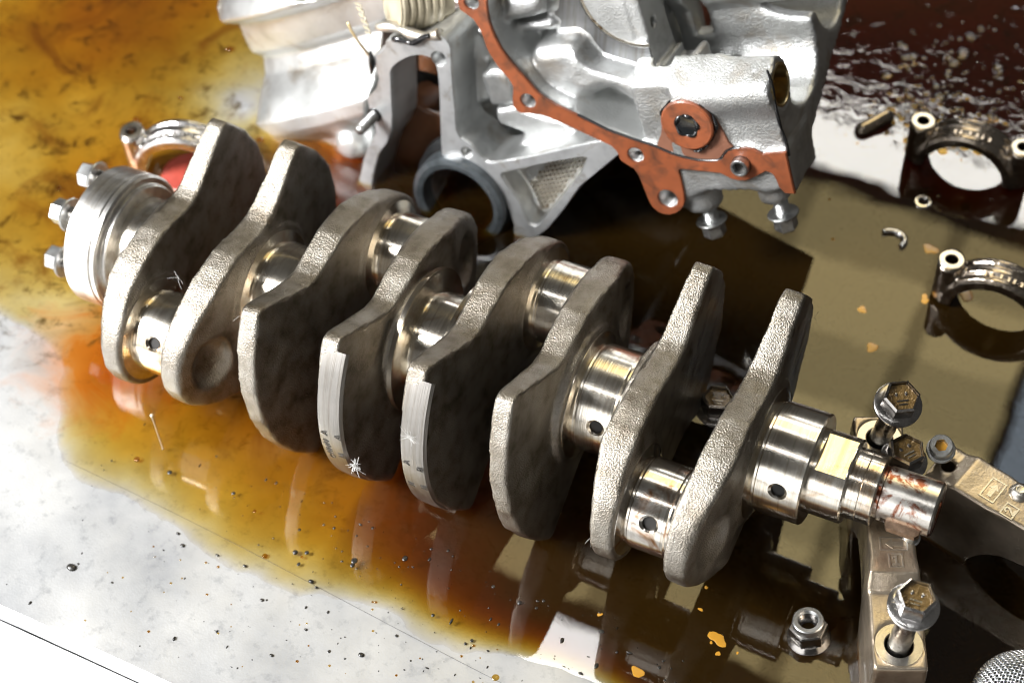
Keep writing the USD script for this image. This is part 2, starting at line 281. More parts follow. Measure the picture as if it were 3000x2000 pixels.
oil_mat = mat('motor_oil', {'f': ('fresnel', {'IOR': 1.62}), 't': ('transparent_bsdf', {'color': (1, 1, 1)}), 'g': ('glossy_bsdf', {'color': (1, 1, 1), 'roughness': 0.0}), 'x': ('mix_closure', {}), 'bf': ('math', {'math_type': 'subtract', 'value1': 1.0}), 'bm': ('math', {'math_type': 'multiply'}), 'd': ('diffuse_bsdf', {'color': (.20, .10, .018)}), 'y': ('mix_closure', {}), 'ys': ('math', {'math_type': 'multiply', 'value2': .075}),
    'q': ('geometry', {}), 'n': ('noise_texture', {'scale': 16.0, 'detail': 2}), 'b': ('bump', {'strength': 1.0, 'distance': .004}), 's': ('separate_xyz', {}), 'my': ('map_range', {'range_type': 'smoothstep', 'from_min': .250, 'from_max': .30, 'to_min': 0.0, 'to_max': 1.0, 'clamp': True}), 'n2': ('noise_texture', {'scale': 95.0, 'detail': 3, 'roughness': .6, 'distortion': .8}), 'k1': ('math', {'math_type': 'multiply'}), 'k2': ('math', {'math_type': 'multiply_add', 'value2': .03}), 'k3': ('math', {'math_type': 'multiply', 'value2': .05}),
    'v': ('absorption_volume', {'color': (.862, .69, 0.0), 'density': 600.0})},
    [('x.closure', 'y.closure1'), ('d.BSDF', 'y.closure2'), ('bf.value', 'ys.value1'), ('ys.value', 'y.fac'), ('q.backfacing', 'bf.value2'), ('f.fac', 'bm.value1'), ('bf.value', 'bm.value2'), ('bm.value', 'x.fac'), ('t.BSDF', 'x.closure1'), ('g.BSDF', 'x.closure2'), ('q.position', 'n.vector'), ('q.position', 'n2.vector'), ('q.position', 's.vector'), ('s.y', 'my.value'), ('my.result', 'k1.value1'), ('n2.fac', 'k1.value2'), ('k1.value', 'k3.value1'), ('n.fac', 'k2.value1'), ('k3.value', 'k2.value3'), ('k2.value', 'b.height'), ('b.normal', 'g.normal')], surface='y.closure', volume='v.volume')
ob = trimesh.creation.box(bounds=[[X0 + 3, -135, -140], [X1 - 3, Y1 - 3, 0.0]])
obj('oil', ob, oil_mat, smooth=False, kind='structure')
bench = trimesh.creation.box(bounds=[[-1400, -1500, -60], [900, -193.3, -7]])
obj('bench', bench, M['white'], smooth=False, kind='structure')
obj('floor', trimesh.creation.box(bounds=[[-2500, -2500, -900], [2500, 2500, -880]]), M['dark_floor'], smooth=False, kind='structure')
# ------------------------------------------------------------------ crankshaft
# local frame: x along the axis, y towards the camera, z up; J1 (nose end) at the origin
AX = np.array([0.99920096, 0, 0.03996804]); AY = np.array([-0.00348344, -0.9961947, 0.0870861])
CM = frame((0, 0, 66.0), x=AX, y=AY)   # z comes out pointing down, so turn it
CM[:3, 2] *= -1; CM[:3, 1] = AY; 
AZ = CM[:3, 2]
# right-handed local frame: x = AX, y = -AY (away from the camera), z = up
CM = np.eye(4); CM[:3, 0] = AX; CM[:3, 1] = -AY; CM[:3, 2] = np.cross(AX, -AY); CM[:3, 3] = (0, 0, 66.0)
def cl(x, ang, r):
    """local point at angle ang (degrees, 0 = towards the camera, 90 = up)"""
    a = math.radians(ang); return np.array([x, -r * math.cos(a), r * math.sin(a)])
THROW, RM, RP, WT, SH = 44.7, 26.2, 21.3, 8.8, 2.5
PF = -6.5                                   # angle of the front pins
crank = thing('crankshaft', 'long forged steel crankshaft with polished journals lying across the oily tray', 'crankshaft', CM)
def pin_at(ang, m): # moves a lathe made along x to the pin
    p = cl(0, ang, THROW); return tx(m, T(0, p[1], p[2]))
def journal_profile(r, half, collar, edge):
    return [(collar, -half - 1.6), (collar, -half - .2), (collar - 1.2, -half + .1), (r - .9, -half + 1.6), (r - .9, -half + 2.6), (r - .05, -half + 3.3), (r, -half + 4),
            (r, half - 4), (r - .05, half - 3.3), (r - .9, half - 2.6), (r - .9, half - 1.6), (collar - 1.2, half - .1), (collar, half + .2), (collar, half + 1.6)]
def drilled(prof, holes, centre=(0, 0)):
    m = man(tx(lathe(prof, 128, 'x'), T(0, *centre)))
    rims = []
    for x, ang, r0, hr in holes:
        a = math.radians(ang); d = np.array([0, -math.cos(a), math.sin(a)]); o = np.array([x, *centre]) + d * r0
        F_ = frame(o, z=d)
        m = m - man(tx(lathe([(hr, -16), (hr, -.9), (hr * 1.55, .35), (hr * 1.55, 2)], 40), F_))
    return m
def plug_holes(parent, holes, centre, x0):
    for x, ang, r0, hr in holes:
        a = math.radians(ang); d = np.array([0, -math.cos(a), math.sin(a)])
        obj('oil_hole', tx(lathe([(hr + .2, -4), (hr + .2, -2.2)], 32), frame(np.array([x + x0, *centre]) + d * r0, z=d)), M['void'], parent)
JX = [0, -88, -176, -264, -352]; PX = [-44, -132, -220, -308]; PA = [PF, PF + 180, PF + 180, PF]
half = 12.5 - 1.6
_o = obj('main_journal', drilled([*[(r, h + SH) for r, h in journal_profile(RM, 11.7, RM + 5, 1)[:6]], (RM, 0), (RM, 14.0), (RM - .7, 14.7)], [(4.4, 17.2, RM, 3.2)]), M['polished'], crank)
plug_holes(_o, [(4.4, 17.2, RM, 3.2)], (0, 0), 0)
_o = obj('main_journal', tx(drilled(journal_profile(RM, 11.7, RM + 5, 1), [(1.9, 19.0, RM, 3.2)]), T(-88 + SH, 0, 0)), M['polished'], crank)
plug_holes(_o, [(1.9, 19.0, RM, 3.2)], (0, 0), -88 + SH)
obj('main_journal', tx(lathe([(37, -13.4), (37, -11.0), (36, -10.5), *journal_profile(RM, 10.4, RM + 3, 1)[2:-2], (36, 10.5), (37, 11.0), (37, 13.4)], 128, 'x'), T(-176 + SH, 0, 0)), M['polished'], crank)
obj('main_journal', tx(lathe(journal_profile(RM, 11.7, RM + 5, 1), 128, 'x'), T(-264 + SH, 0, 0)), M['polished'], crank)
obj('main_journal', lathe([(RM - .8, -356), (RM, -355), *[(r, x - 352 + SH) for r, x in journal_profile(RM, 11.7, RM + 5, 1)[7:]]], 128, 'x'), M['polished'], crank)
M['pin_stained'] = metal('stained_pin', (.66, .62, .55), (.80, .77, .72), 26, (.12, .22), 1.0, .12, 1400, (1, .02, .02), bdist=.0003, c3=(.34, .17, .07), c3at=(.52, .66), c3scale=62)
for x, a, holes in zip(PX, PA, ([(-40.6 + 44 - SH, 29.2, RP, 3.3)], [], [], [(-303.6 + 308 - SH, 33.9, RP, 3.2)])):
    p = cl(0, a, THROW)
    m = drilled(journal_profile(RP, 11.7, RP + 5.2, 1), holes, (p[1], p[2]))
    _o = obj('crank_pin', tx(m, T(x + SH, 0, 0)), M['pin_stained'] if x == -44 else M['polished'], crank, label='brown stained crank pin with an oil hole' if x == -44 else None)
    plug_holes(_o, holes, (p[1], p[2]), x + SH)
# webs: one profile, u along the counterweight, pin on the other side
half_prof = [(0, 74), (15, 74), (30, 74), (42, 74.6), (47, 75.2), (49.5, 72.5), (52, 66), (55.5, 57.5), (60.5, 49), (67, 42), (75, 38.8), (85, 38.2), (97, 40), (110, 43.8), (122, 47.5), (133, 52.5), (143, 57.5), (152, 63), (161, 68), (170, 72), (180, 74)]
prof = [(r * math.cos(math.radians(a)), r * math.sin(math.radians(a))) for a, r in half_prof] + [(r * math.cos(math.radians(a)), -r * math.sin(math.radians(a))) for a, r in half_prof[-2:0:-1]]
g = Grid((-80, -62, -14), (80, 62, 14), 1.25)
P2 = sd_poly(g.ax[0][:, None], g.ax[1][None, :], prof)[:, :, None]
# web with its pin on +z and its main journal on -z
rough = (meshkit.fbm(np.stack(np.broadcast_arrays(g.x / 14, g.y / 14, g.z / 14), -1), 3, 3).astype(np.float32) - .5) * 1.1
W_ = slab(P2 + .06 * np.abs(g.z), g.z, -WT, WT, 1.6)
face = np.hypot(g.x + THROW, g.y) - 29.5
W_ = np.minimum(W_, W_)
n_ = np.hypot(9.5, 44.0)
slope = ((-g.x - 34) * 9.5 + (-g.z - 9.5) * 44.0) / n_       # positive where cut: the outer side of the pin end leans in
W_ = smax(W_, slope - .0, 2.0)
cre = (-(g.z) - 7.9 + .10 * (g.x * .55 + g.y * .84 - 4)) # shallow forging slope over part of the main-side face
W_ = smax(W_, cre * .99, .4)
cre2 = (g.z - 7.9 + .09 * (g.x * .6 - g.y * .8 - 6))
W_ = smax(W_, cre2 * .99, .4)
dim = (np.sqrt(((g.x + 54) / 15) ** 2 + (g.y / 17.0) ** 2 + ((g.z + 11.0) / 12.0) ** 2) - 1) * 11.0
dim = smax(dim, np.maximum(np.abs(g.y) * .8 + np.abs(g.x + 54) * .6 - 15.5, np.abs(g.x + 54) - 13.5), .6)
W_ = smax(W_, -dim, 1.2)
W_ = smin(W_, slab(np.hypot(g.x + THROW, g.y) - (RP + 8), g.z, 0, WT + .9, 1.2), 2.5)   # boss round the pin
W_ = smin(W_, slab(np.hypot(g.x, g.y) - (RM + 8), g.z, -WT - .9, 0, 1.2), 2.5)          # boss round the journal
WV, WF = nets(W_ + rough * np.clip(-P2 / 3 + 1.0, .5, 1), g)
def web(x, pin_ang, pin_side):
    """pin_side +1: the pin is on the web's right (towards the nose)"""
    a = math.radians(pin_ang + 180)          # direction of the counterweight
    u = np.array([0, -math.cos(a), math.sin(a)]); w = np.array([pin_side, 0, 0.]); v = np.cross(w, u)
    Fm = np.eye(4); Fm[:3, 0], Fm[:3, 1], Fm[:3, 2], Fm[:3, 3] = u, v, w, (x, 0, 0)
    return obj('web', tx((WV, WF), Fm), M['forged'], crank, smooth=True), Fm
webs = []
for k, (x, pa, ps) in enumerate([(-22, PF, -1), (-66, PF, 1), (-110, PF + 180, -1), (-154, PF + 180, 1), (-198, PF + 180, -1), (-242, PF + 180, 1), (-286, PF, -1), (-330, PF, 1)]):
    webs.append(web(x + SH, pa, ps))
# turned balance faces on the two middle counterweights, with their stamps
def stamp(parent, x, txt, ang, dx, h=3.4, R=74.55):
    t = meshkit.text_mesh(txt, h, .25); v = np.array(t.vertices); v[:, :2] -= v[:, :2].mean(0)
    # letters stand sideways: text x runs along the crank axis reversed, text y runs round the rim
    s = v[:, 0]; lx = -v[:, 1]; th = math.radians(ang) + s / R; r = R + v[:, 2] - .1
    V = np.stack([x + dx + lx, -r * np.cos(th), r * np.sin(th)], 1)
    obj('stamped_letter', (V, np.array(t.faces)), M['engrave'], parent, smooth=False)
for wi, letters in ((4, [('A', 2.7, -4.0), ('A', 2.6, 3.2), ('N', -2.2, -3.4), ('N', -5.0, -2.7), ('N', -7.8, -2.8), ('C', -10.6, -2.2), ('N', -8.2, 3.4)]), (3, [('A', 2.8, -4.2), ('B', 1.8, 2.8), ('N', -10, -3.6), ('N', -9.5, 3.2)])):
    o, Fm = webs[wi]; x = Fm[0, 3]; th = np.radians(np.linspace(PF - 43, PF + 44, 60)); rows = []
    xs = np.array([-7.6, -6.6, 0, 4.8, 5.9]); rr = np.array([72.6, 74.15, 74.6, 74.15, 72.6])
    Vb = np.stack([np.stack([x + xs + 0 * t, -rr * math.cos(t), rr * math.sin(t)], 1) for t in th]).reshape(-1, 3)
    i, j = np.meshgrid(np.arange(59), np.arange(4), indexing='ij'); q = (i * 5 + j).ravel()
    Fb = np.vstack([np.stack([q, q + 1, q + 6], 1), np.stack([q, q + 6, q + 5], 1)])
    bf = obj('balance_face', (Vb, Fb), M['turned'], o, smooth=20)
    for t, a, dx in letters: stamp(o, x, t, a, dx)
# nose
st2 = man(tx(lathe([(19.7, 0), (19.7, 16.2), (18.9, 17.0)], 128, 'x'), T(14.7, 0, 0)))
fl = trimesh.creation.box(bounds=[[16.6, -30, 16.9], [30.4, 30, 40]]); 
fa = math.radians(8); RX = np.eye(4); RX[1, 1], RX[1, 2], RX[2, 1], RX[2, 2] = math.cos(fa), -math.sin(fa), math.sin(fa), math.cos(fa)
st2 = st2 - man(tx(fl, RX))
obj('nose_step', st2, M['polished'], crank, smooth=25)
obj('nose_step', tx(lathe([(16.3, 0), (16.3, 5.6), (16.1, 5.9), (16.3, 6.2), (16.3, 12.2), (15.7, 12.8)], 128, 'x'), T(31.7, 0, 0)), M['polished'], crank, smooth=25)
ka = math.radians(-20); kd = np.array([0, -math.cos(ka), math.sin(ka)]); KF = np.eye(4); KF[:3, 0] = (1, 0, 0); KF[:3, 2] = kd; KF[:3, 1] = np.cross(kd, (1, 0, 0))
nose = man(tx(lathe([(12.0, 0), (12.0, 1.2), (12.7, 1.8), (12.7, 25.0), (11.9, 25.9), (11.2, 26.0), (5, 26.0), (4.2, 24.5)], 128, 'x'), T(44.5, 0, 0)))
nose = nose - man(tx(trimesh.creation.box(bounds=[[48.0, -2.6, 9.0], [66.5, 2.6, 20]]), KF))
obj('nose', nose, M['nose'], crank, smooth=25, label='rust stained end of the crankshaft nose')
kp = Polygon([(51, 9.2), (66.3, 9.2), (66.3, 14.6), (64.8, 16.2), (52.4, 16.2), (51, 14.8)])
km = extrude(kp, 4.9, -2.45, .4); kv, kf = vf(km); kv = np.stack([kv[:, 0], -kv[:, 2], kv[:, 1]], 1)
obj('key', tx((kv, kf), KF), M['key'], crank, smooth=False, label='copper coloured drive key in its slot')
# flange with its loose bolts
obj('flange', lathe([(36, -377.4), (37, -376.4), (37, -361.6), (36.4, -361), (36.4, -360), (37, -359.4), (37, -358), (35.8, -357), (33.0, -357), (32.6, -356.6), (32.6, -354.6), (32, -354.0)], 144, 'x'), M['flange'], crank, smooth=25)
def flange_bolt_mesh(r=8.0, shank=30, rs=4.9):
    head = hexprism(r, 8.0, .9) - man(lathe([(r * .62, 7.0), (r * .72, 9)], 48)); head = head.translate((0, 0, 2.2))
    fl_ = lathe([(rs, -.2), (r * 1.28, 0), (r * 1.34, .7), (r * 1.28, 1.5), (r * 1.05, 2.6)], 56)
    zz = []
    for k in range(int(shank / 1.25)): z = -shank + k * 1.25; zz += [(rs - .55, z), (rs, z + .62)]
    sh = lathe(zz + [(rs, 0)], 32)
    return head, fl_, sh
fb = flange_bolt_mesh(6.8, 22, 4.6)
for (y, z), ro in zip(((13.5, 24.5), (-9.5, 17.0), (-22.5, -5.0), (0.0, -8.7)), (.2, .7, .4, .1)):
    Mb = frame((-386 - 3 * (ro > .3), y, z), z=(-1, 0, 0)); Rz = np.eye(4); Rz[:2, :2] = [[math.cos(ro), -math.sin(ro)], [math.sin(ro), math.cos(ro)]]
    o = obj('flange_bolt', tx(join(fb[:2]), Mb @ Rz), M['zinc'], crank)
    obj('shank', tx(fb[2], Mb @ Rz), M['bolt'], o)
# ------------------------------------------------------------------ engine block
# drawn in its front face: a to the right, b up within the face, c into the block
BM = np.eye(4); el = math.radians(10)
BN = np.array([0, -math.cos(el), math.sin(el)]); BU = np.array([0, math.sin(el), math.cos(el)])
BM[:3, 0], BM[:3, 1], BM[:3, 2], BM[:3, 3] = (1, 0, 0), BU, BN, (-190, 126, 0)   # local z = -c, out of the face
TR = {
'gasket':[(-48.4,138.9),(-46.7,133.9),(-42.9,132.2),(-39.1,130.5),(-35.8,126.5),(-33.5,122.0),(-31.3,115.9),(-29.0,112.0),(-24.5,106.4),(-17.8,100.4),(-15.8,97.5),(-15.3,94.2),(-15.6,89.3),(-15.0,84.7),(-12.9,82.4),(-10.7,81.7),(-4.2,83.5),(1.3,84.7),(11.1,83.8),(25.3,81.5),(41.6,78.6),(45.0,76.2),(47.4,71.6),(51.3,69.9),(55.1,68.8),(58.1,65.6),(60.0,61.9),(62.5,56.7),(65.1,51.4),(67.6,47.9),(71.0,46.0),(74.2,45.7),(77.4,46.5),(80.9,49.0),(83.2,51.8),(84.5,55.4),(84.7,58.6),(83.6,64.4),(81.5,71.0),(79.8,76.4),(80.7,77.6),(87.8,79.3),(95.8,81.2),(101.8,82.5),(108.1,81.2),(111.6,81.5),(115.0,82.5),(117.7,84.7),(120.4,87.4),(124.8,92.0),(127.3,92.0),(128.9,91.1),(131.0,88.3),(132.8,84.8),(136.1,82.4),(141.3,83.8),(137.2,95.3),(133.2,106.6),(127.1,104.1),(121.6,101.3),(116.5,102.4),(113.0,102.0),(109.7,100.7),(106.4,98.9),(104.1,97.0),(102.5,94.0),(101.8,91.4),(99.0,89.0),(94.1,87.2),(89.1,85.8),(82.0,85.0),(74.8,84.9),(65.3,86.3),(53.7,86.5),(38.9,87.3),(21.5,91.0),(8.5,93.7),(3.0,95.4),(-1.4,97.5),(-7.0,102.7),(-14.8,109.5),(-19.3,113.9),(-22.6,117.4),(-25.4,121.7),(-28.2,127.1),(-29.9,132.2),(-31.1,137.4),(-31.7,143.9)],
'frame':[(-91.7,101.5),(-86.7,104.2),(-79.0,103.5),(-69.1,109.6),(-62.2,114.6),(-58.7,114.6),(-55.3,113.1),(-53.3,110.9),(-52.2,108.4),(-51.8,102.8),(-51.6,95.6),(-50.5,81.1),(-49.4,70.2),(-49.1,62.7),(-48.7,57.4),(-46.2,52.9),(-39.8,50.4),(-36.9,47.5),(-34.0,44.6),(-30.8,42.6),(-26.9,43.2),(-13.0,50.4),(13.8,66.8),(28.7,75.8),(42.9,82.9),(49.3,82.9),(59.2,81.2),(46.6,74.6),(25.6,45.5),(17.4,27.5),(8.4,10.2),(3.7,4.0),(-0.5,-1.3),(-4.2,-2.4),(-7.2,-6.1),(-12.9,-9.1),(-13.1,4.9),(-16.0,13.9),(-21.9,23.1),(-25.7,27.4),(-30.2,30.0),(-35.2,32.7),(-41.5,34.3),(-51.0,34.1),(-57.0,34.1),(-58.2,36.8),(-58.7,44.6),(-59.0,55.4),(-59.6,78.1),(-60.1,86.2),(-60.6,91.2),(-61.3,94.3),(-62.3,96.5),(-64.0,98.3),(-66.5,98.9),(-69.3,98.6),(-72.1,97.8),(-76.3,95.8),(-79.9,93.2),(-83.1,90.3),(-85.7,87.6),(-87.7,84.8),(-88.7,82.2),(-88.8,76.1),(-88.7,68.6),(-88.4,53.3),(-89.0,43.6),(-92.2,33.7),(-97.8,23.7),(-101.2,11.0),(-103.4,-1.7),(-104.2,-13.2),(-114.5,-17.0),(-114.6,-3.6),(-112.4,0.2),(-110.8,6.6),(-108.8,16.1),(-109.4,14.6),(-106.0,24.9),(-100.3,37.3),(-100.4,45.3),(-103.5,52.1),(-104.7,59.5),(-99.3,66.7),(-96.8,75.1),(-98.7,82.0),(-100.0,88.3),(-94.8,92.9),(-92.2,97.4)],
'tri':[(-21.0,37.2),(-20.4,38.4),(-17.3,40.2),(4.2,53.4),(24.6,64.7),(28.5,66.0),(25.1,54.1),(19.7,43.3),(11.3,27.7),(2.8,11.6),(-0.2,8.7),(-3.4,9.3),(-4.7,11.7),(-6.0,13.3),(-8.0,18.3),(-10.0,22.5),(-13.3,27.0),(-16.4,30.1),(-20.9,35.5)],
'plugboss':[(67,105),(68,110),(70,114),(74,118),(80,121),(85,121),(90,120),(94,116),(97,112),(100,108),(104,102),(107,100),(103,96),(100,89),(91,85),(65,85),(67,94)],
'ledge':[(13,117),(17,115),(25,113),(34,113),(43,113),(53,115),(63,115),(64,111),(64,103),(63,98),(54,100),(45,102),(38,106),(29,105),(18,100),(11,102)],
'floor':[(-46,126),(-46,115),(-38,94),(-22,79),(-5,69),(26,62),(54,62),(59,72),(56,99),(54,102),(23,97),(2,105),(-12,122),(-17,135)],
'lump1':[(-32,125),(-30,134),(-29,141),(-6,149),(-6,135),(-15,129),(-28,123)],
'lump2':[(-13,109),(-11,114),(-1,119),(9,123),(14,121),(18,116),(19,108),(29,106),(35,105),(22,93),(18,89),(7,88),(-4,91),(-10,98),(-12,104)],
'mid':[(-70,95),(-67,106),(-64,108),(-54,96),(-50,82),(-46,77),(-36,75),(-32,59),(-26,52),(-2,55),(14,51),(2,39),(-37,16),(-48,12),(-60,20),(-67,30),(-69,53)],
'midblock':[(-42,87),(-36,93),(-29,94),(-25,91),(-23,83),(-22,74),(-35,69)],
'midledge':[(-34,66),(-20,73),(-14,71),(7,72),(22,67),(12,58),(-24,36),(-16,56),(-32,57)],
'midhole':[(-35,56),(-17,57),(-27,35),(-40,34)],
'midramp':[(-63,103),(-57,116),(-44,87),(-43,61),(-51,54),(-60,47)],
'left':[(-226,79),(-224,74),(-224,65),(-217,56),(-212,40),(-204,23),(-200,15),(-192,2),(-185,-5),(-182,-16),(-173,-21),(-155,-24),(-144,-32),(-128,-28),(-117,-13),(-116,0),(-114,14),(-114,30),(-109,57),(-114,70),(-115,81),(-106,96),(-106,114)],
'ubox':[(-96,78),(-90,87),(-75,93),(-64,90),(-63,78),(-62,48),(-62,22),(-76,11),(-84,-18),(-109,-27),(-108,8),(-96,32)],
}
PX_, PY_ = math.cos(math.radians(21)), math.sin(math.radians(21))   # p runs towards the sump rail, q up along it
def pq(p, q): return (p * PX_ - q * PY_, p * PY_ + q * PX_)
def pqv(p, q, c=0.0): a, b = pq(p, q); return np.array([a, b, -c])
block = thing('engine_block', 'grey cast aluminium engine block standing behind the crankshaft with orange sealant on its edge', 'engine block', BM)
g = Grid((-232, -36, -118), (160, 214, 8), 1.6)
A2, B2 = np.meshgrid(g.ax[0], g.ax[1], indexing='ij'); A3, B3 = A2[:, :, None], B2[:, :, None]
P2 = A2 * PX_ + B2 * PY_; Q2 = -A2 * PY_ + B2 * PX_; P3, Q3 = P2[:, :, None], Q2[:, :, None]
C = -g.z
def ter(name, d, d1, r=1.5, grow=0.0): return slab(sd_poly(A2, B2, TR[name])[:, :, None] - grow, C, d, d1, r)
SC = (90.0, 131.5)                                                     # main bearing centre in p, q
R2_ = np.hypot(P2 - SC[0], Q2 - SC[1])[:, :, None]
D = ter('floor', 32, 56, 2)
D = smin(D, slab(np.maximum(R2_ - 52, P3 - 90.6), C, 25, 52, .8), 1.2)          # bearing saddle
D = smin(D, ter('ledge', 10, 50, 3), 5)
D = smin(D, ter('lump1', 12, 50, 7), 6); D = smin(D, ter('lump2', 11, 50, 8), 6)
D = smin(D, slab((np.abs(Q3 - 118 - .02 * P3) - 3), C, 20, 45, 3) + np.maximum(np.abs(P3 - 18) - 22, 0), 4)
# crankcase skirt beyond the saddle
sk = np.maximum(np.maximum(P3 - 161.5, 86 - P3), np.maximum(27 + .40 * C - Q3, C - 117)); sk = np.maximum(sk, 2.5 - C)
sk = np.maximum(sk, Q3 - 210)
for cc, qb, hw in ((42, 58, 23.5), (94, 72, 20)):
    u = np.where(Q3 < qb + hw, np.hypot(C - cc, np.minimum(Q3 - qb - hw, 0)) - hw, np.abs(C - cc) - hw)
    u = np.maximum(u, 84 - P3); sk = smax(sk, -u, 2.0)
bore = np.maximum(np.hypot(P3 - 160, Q3 - 138) - 47, 12 - C); sk = smax(sk, -bore, 3)
D = smin(D, sk, 3)
D = smin(D, slab(np.maximum(np.abs(P3 - 135) - 26.5, np.hypot(Q3 - 82.6, C - 12) - 14.2), C, -20, 60), 4)      # oil gallery boss
D = smin(D, slab(np.maximum(np.abs(P3 - 124) - 37.0, np.hypot(Q3 - 112, C - 70) - 12), C, -20, 110), 4)
D = smax(D, -np.maximum(np.maximum(90 - P3, Q3 + .05 * (P3 - 90) - 94.5), C - 62) if False else D * 0 - 99, .1)
D = smax(D, (Q3 - 95.0) * .8 + (9 - C) * .6 if False else D * 0 - 99, .1)
cut = np.maximum(np.maximum(Q3 * -.88 + C * .47 + 78.9, P3 - 162.5) * 1.0, 83 - P3); cut = np.maximum(cut, C - 26); D = smax(D, -cut, .6)   # flat milled on the gallery boss
D = smax(D, -np.maximum(np.hypot(Q3 - 82.3, C - 12.4) - 10.2, 147 - P3), .6)
# seat of the cap between saddle and boss
D = smin(D, slab(np.maximum(np.abs(P3 - 102) - 9, np.abs(Q3 - 80) - 10), C, 8, 50, 1.5), 2)
D = smax(D, -np.maximum(np.maximum(96 - P3, P3 - 106), np.maximum(85 - Q3, 14 - C) * 1.0), .6)
D = smin(D, ter('plugboss', 1, 40, 1.2), 2.5)
D = smin(D, ter('gasket', 1.2, 34, .8, -.2), 2.0)
# bolt bosses below the sealed edge
def bb(p, q0, q1, c, r): return slab(np.hypot(P3 - p, C - c) - r, Q3, q0, q1, 2)
D = smin(D, bb(103.5, 13, 60, 13, 10), 6); D = smin(D, bb(144.5, 17, 55, 13, 8.5), 6)
D = smin(D, slab(np.maximum(np.abs(P3 - 120) - 36, 34 + .010 * (P3 - 124) ** 2 * -1.0 - Q3 + 2), C, 8, 34, 2) + np.maximum(Q3 - 70, 0), 5)
# left of the sealed edge
D = smin(D, ter('mid', 36, 56, 3), 3); D = smin(D, ter('midblock', 13, 50, 3), 4); D = smin(D, ter('midramp', 25, 50, 7), 7); D = smin(D, ter('midledge', 15, 50, 3), 4)
D = smax(D, -slab(sd_poly(A2, B2, TR['midhole'])[:, :, None] + 1.5, C, -5, 52, 2), 2)
# left housing: bands running up to the right
t = (B2 - 57.6) - .60 * (A2 + 217)
tb = [-95, -86, -80, -70, -60, -48, -38, -30, -18, -8, 0, 3, 12, 30, 60]
db = [20, 12, 9, 10, 20, 34, 38, 30, 28, 27, 14, 12, 16, 30, 22]
front = np.interp(t, tb, db).astype(np.float32)
front += 16 * np.clip((-150 - A2) / 70, 0, 1) ** 2
L2 = sd_poly(A2, B2, TR['left'])
L = np.maximum(np.maximum(L2[:, :, None], (front[:, :, None] - C) * .75), C - 75)
L = smin(L, slab(np.hypot(A2 + 125, B2 - 12)[:, :, None] - 9, C, 8, 40, 6), 8)
D = smin(D, L, 4)
# machined front flange, the hollow behind it, the ribbed pocket
fr = sd_poly(A2, B2, TR['frame']); tri = sd_poly(A2, B2, TR['tri'])
D = smax(D, -slab(sd_poly(A2, B2, TR['ubox'])[:, :, None], C, -5, 60, 3), 2)
D = smin(D, slab(np.maximum(fr, -tri)[:, :, None], C, 0, 30, .7), 1.0)
D = smin(D, slab((tri - 2)[:, :, None], C, 15, 30, 1), 1.5)
for (p, q, r, c) in ((26.4, 87.1, 3.9, 24), (79.7, 52.6, 3.9, 24), (90.6, 25.6, 5.0, 30), (12.6, 145.3, 3.9, 24)): D = smax(D, -np.maximum(np.hypot(P3 - p, Q3 - q) - r, C - c), .4)
for (a, b, r) in ((-59.6, 99.8, 3.9), (-42.4, 44.5, 3.0)): D = smax(D, -np.maximum(np.hypot(A3 - a, B3 - b) - r, C - 22), .4)
D = smax(D, -np.maximum(np.hypot(Q3 - 109, C - 36) - 3.0, 78 - P3), .4)
rear = slab(np.maximum(np.maximum(-72 - P3 + 0 * Q3, P3 - 84), np.maximum(24 - .10 * P3 - Q3, Q3 - 128)), C, 52, 116, 20)
D = np.minimum(D, rear)
D = D + (meshkit.fbm(np.stack(np.broadcast_arrays(A3 / 16, B3 / 16, C / 16), -1), 2, 9).astype(np.float32) - .5) * .9 * (np.abs(C) > 1.2)
obj('casting', nets(np.maximum(D, -B3 - 30), g), M['alu'], block, smooth=True)
def prism_ab(poly, c0, c1, bevel=0.0): return extrude(poly, c1 - c0, -c1, bevel) # from depth c1 out to c0
# dark grey machined skin on the flange
gp = Polygon(TR['frame']).difference(Polygon(TR['tri']))
gp = gp.buffer(-.5)
for (a, b, r) in ((-59.6, 99.8, 4.6), (-42.4, 44.5, 3.7)): gp = gp.difference(Point(a, b).buffer(r))
obj('flange_face', join([prism_ab(k, -.25, 1.0, .15) for k in getattr(gp, 'geoms', [gp])]), M['alu_cut'], block, smooth=25, label='flat machined grey flange round an oily opening')
sad = Point(*pq(*SC)).buffer(51.4, 48).difference(Point(*pq(*SC)).buffer(31.2, 48))
half_ = Polygon([pq(90.2, 60), pq(90.2, 140), pq(20, 190), pq(20, 60)])
obj('bearing_saddle_face', prism_ab(sad.intersection(half_), 24.4, 26, .2), M['saddle'], block, smooth=25)
# bearing shell: half ring, oil groove in its middle
sh = []
a0, a1 = math.radians(-90 + 1), math.radians(-250)
th = np.linspace(a0, a1, 70); pr = [(30.9, 24.8), (29.4, 24.8), (29.2, 33), (30.1, 33.3), (30.1, 36.2), (29.2, 36.5), (29.2, 45), (30.9, 45)]
Vs = np.array([[*pq(SC[0] + r * math.cos(x), SC[1] + r * math.sin(x)), -c] for x in th for r, c in pr]); n = len(pr)
i, j = np.meshgrid(np.arange(69), np.arange(n), indexing='ij'); q0 = (i * n + j).ravel(); q1 = (i * n + (j + 1) % n).ravel()
obj('bearing_shell', (Vs, np.vstack([np.stack([q0, q1, q1 + n], 1), np.stack([q0, q1 + n, q0 + n], 1)])), M['gold'], block, smooth=30)
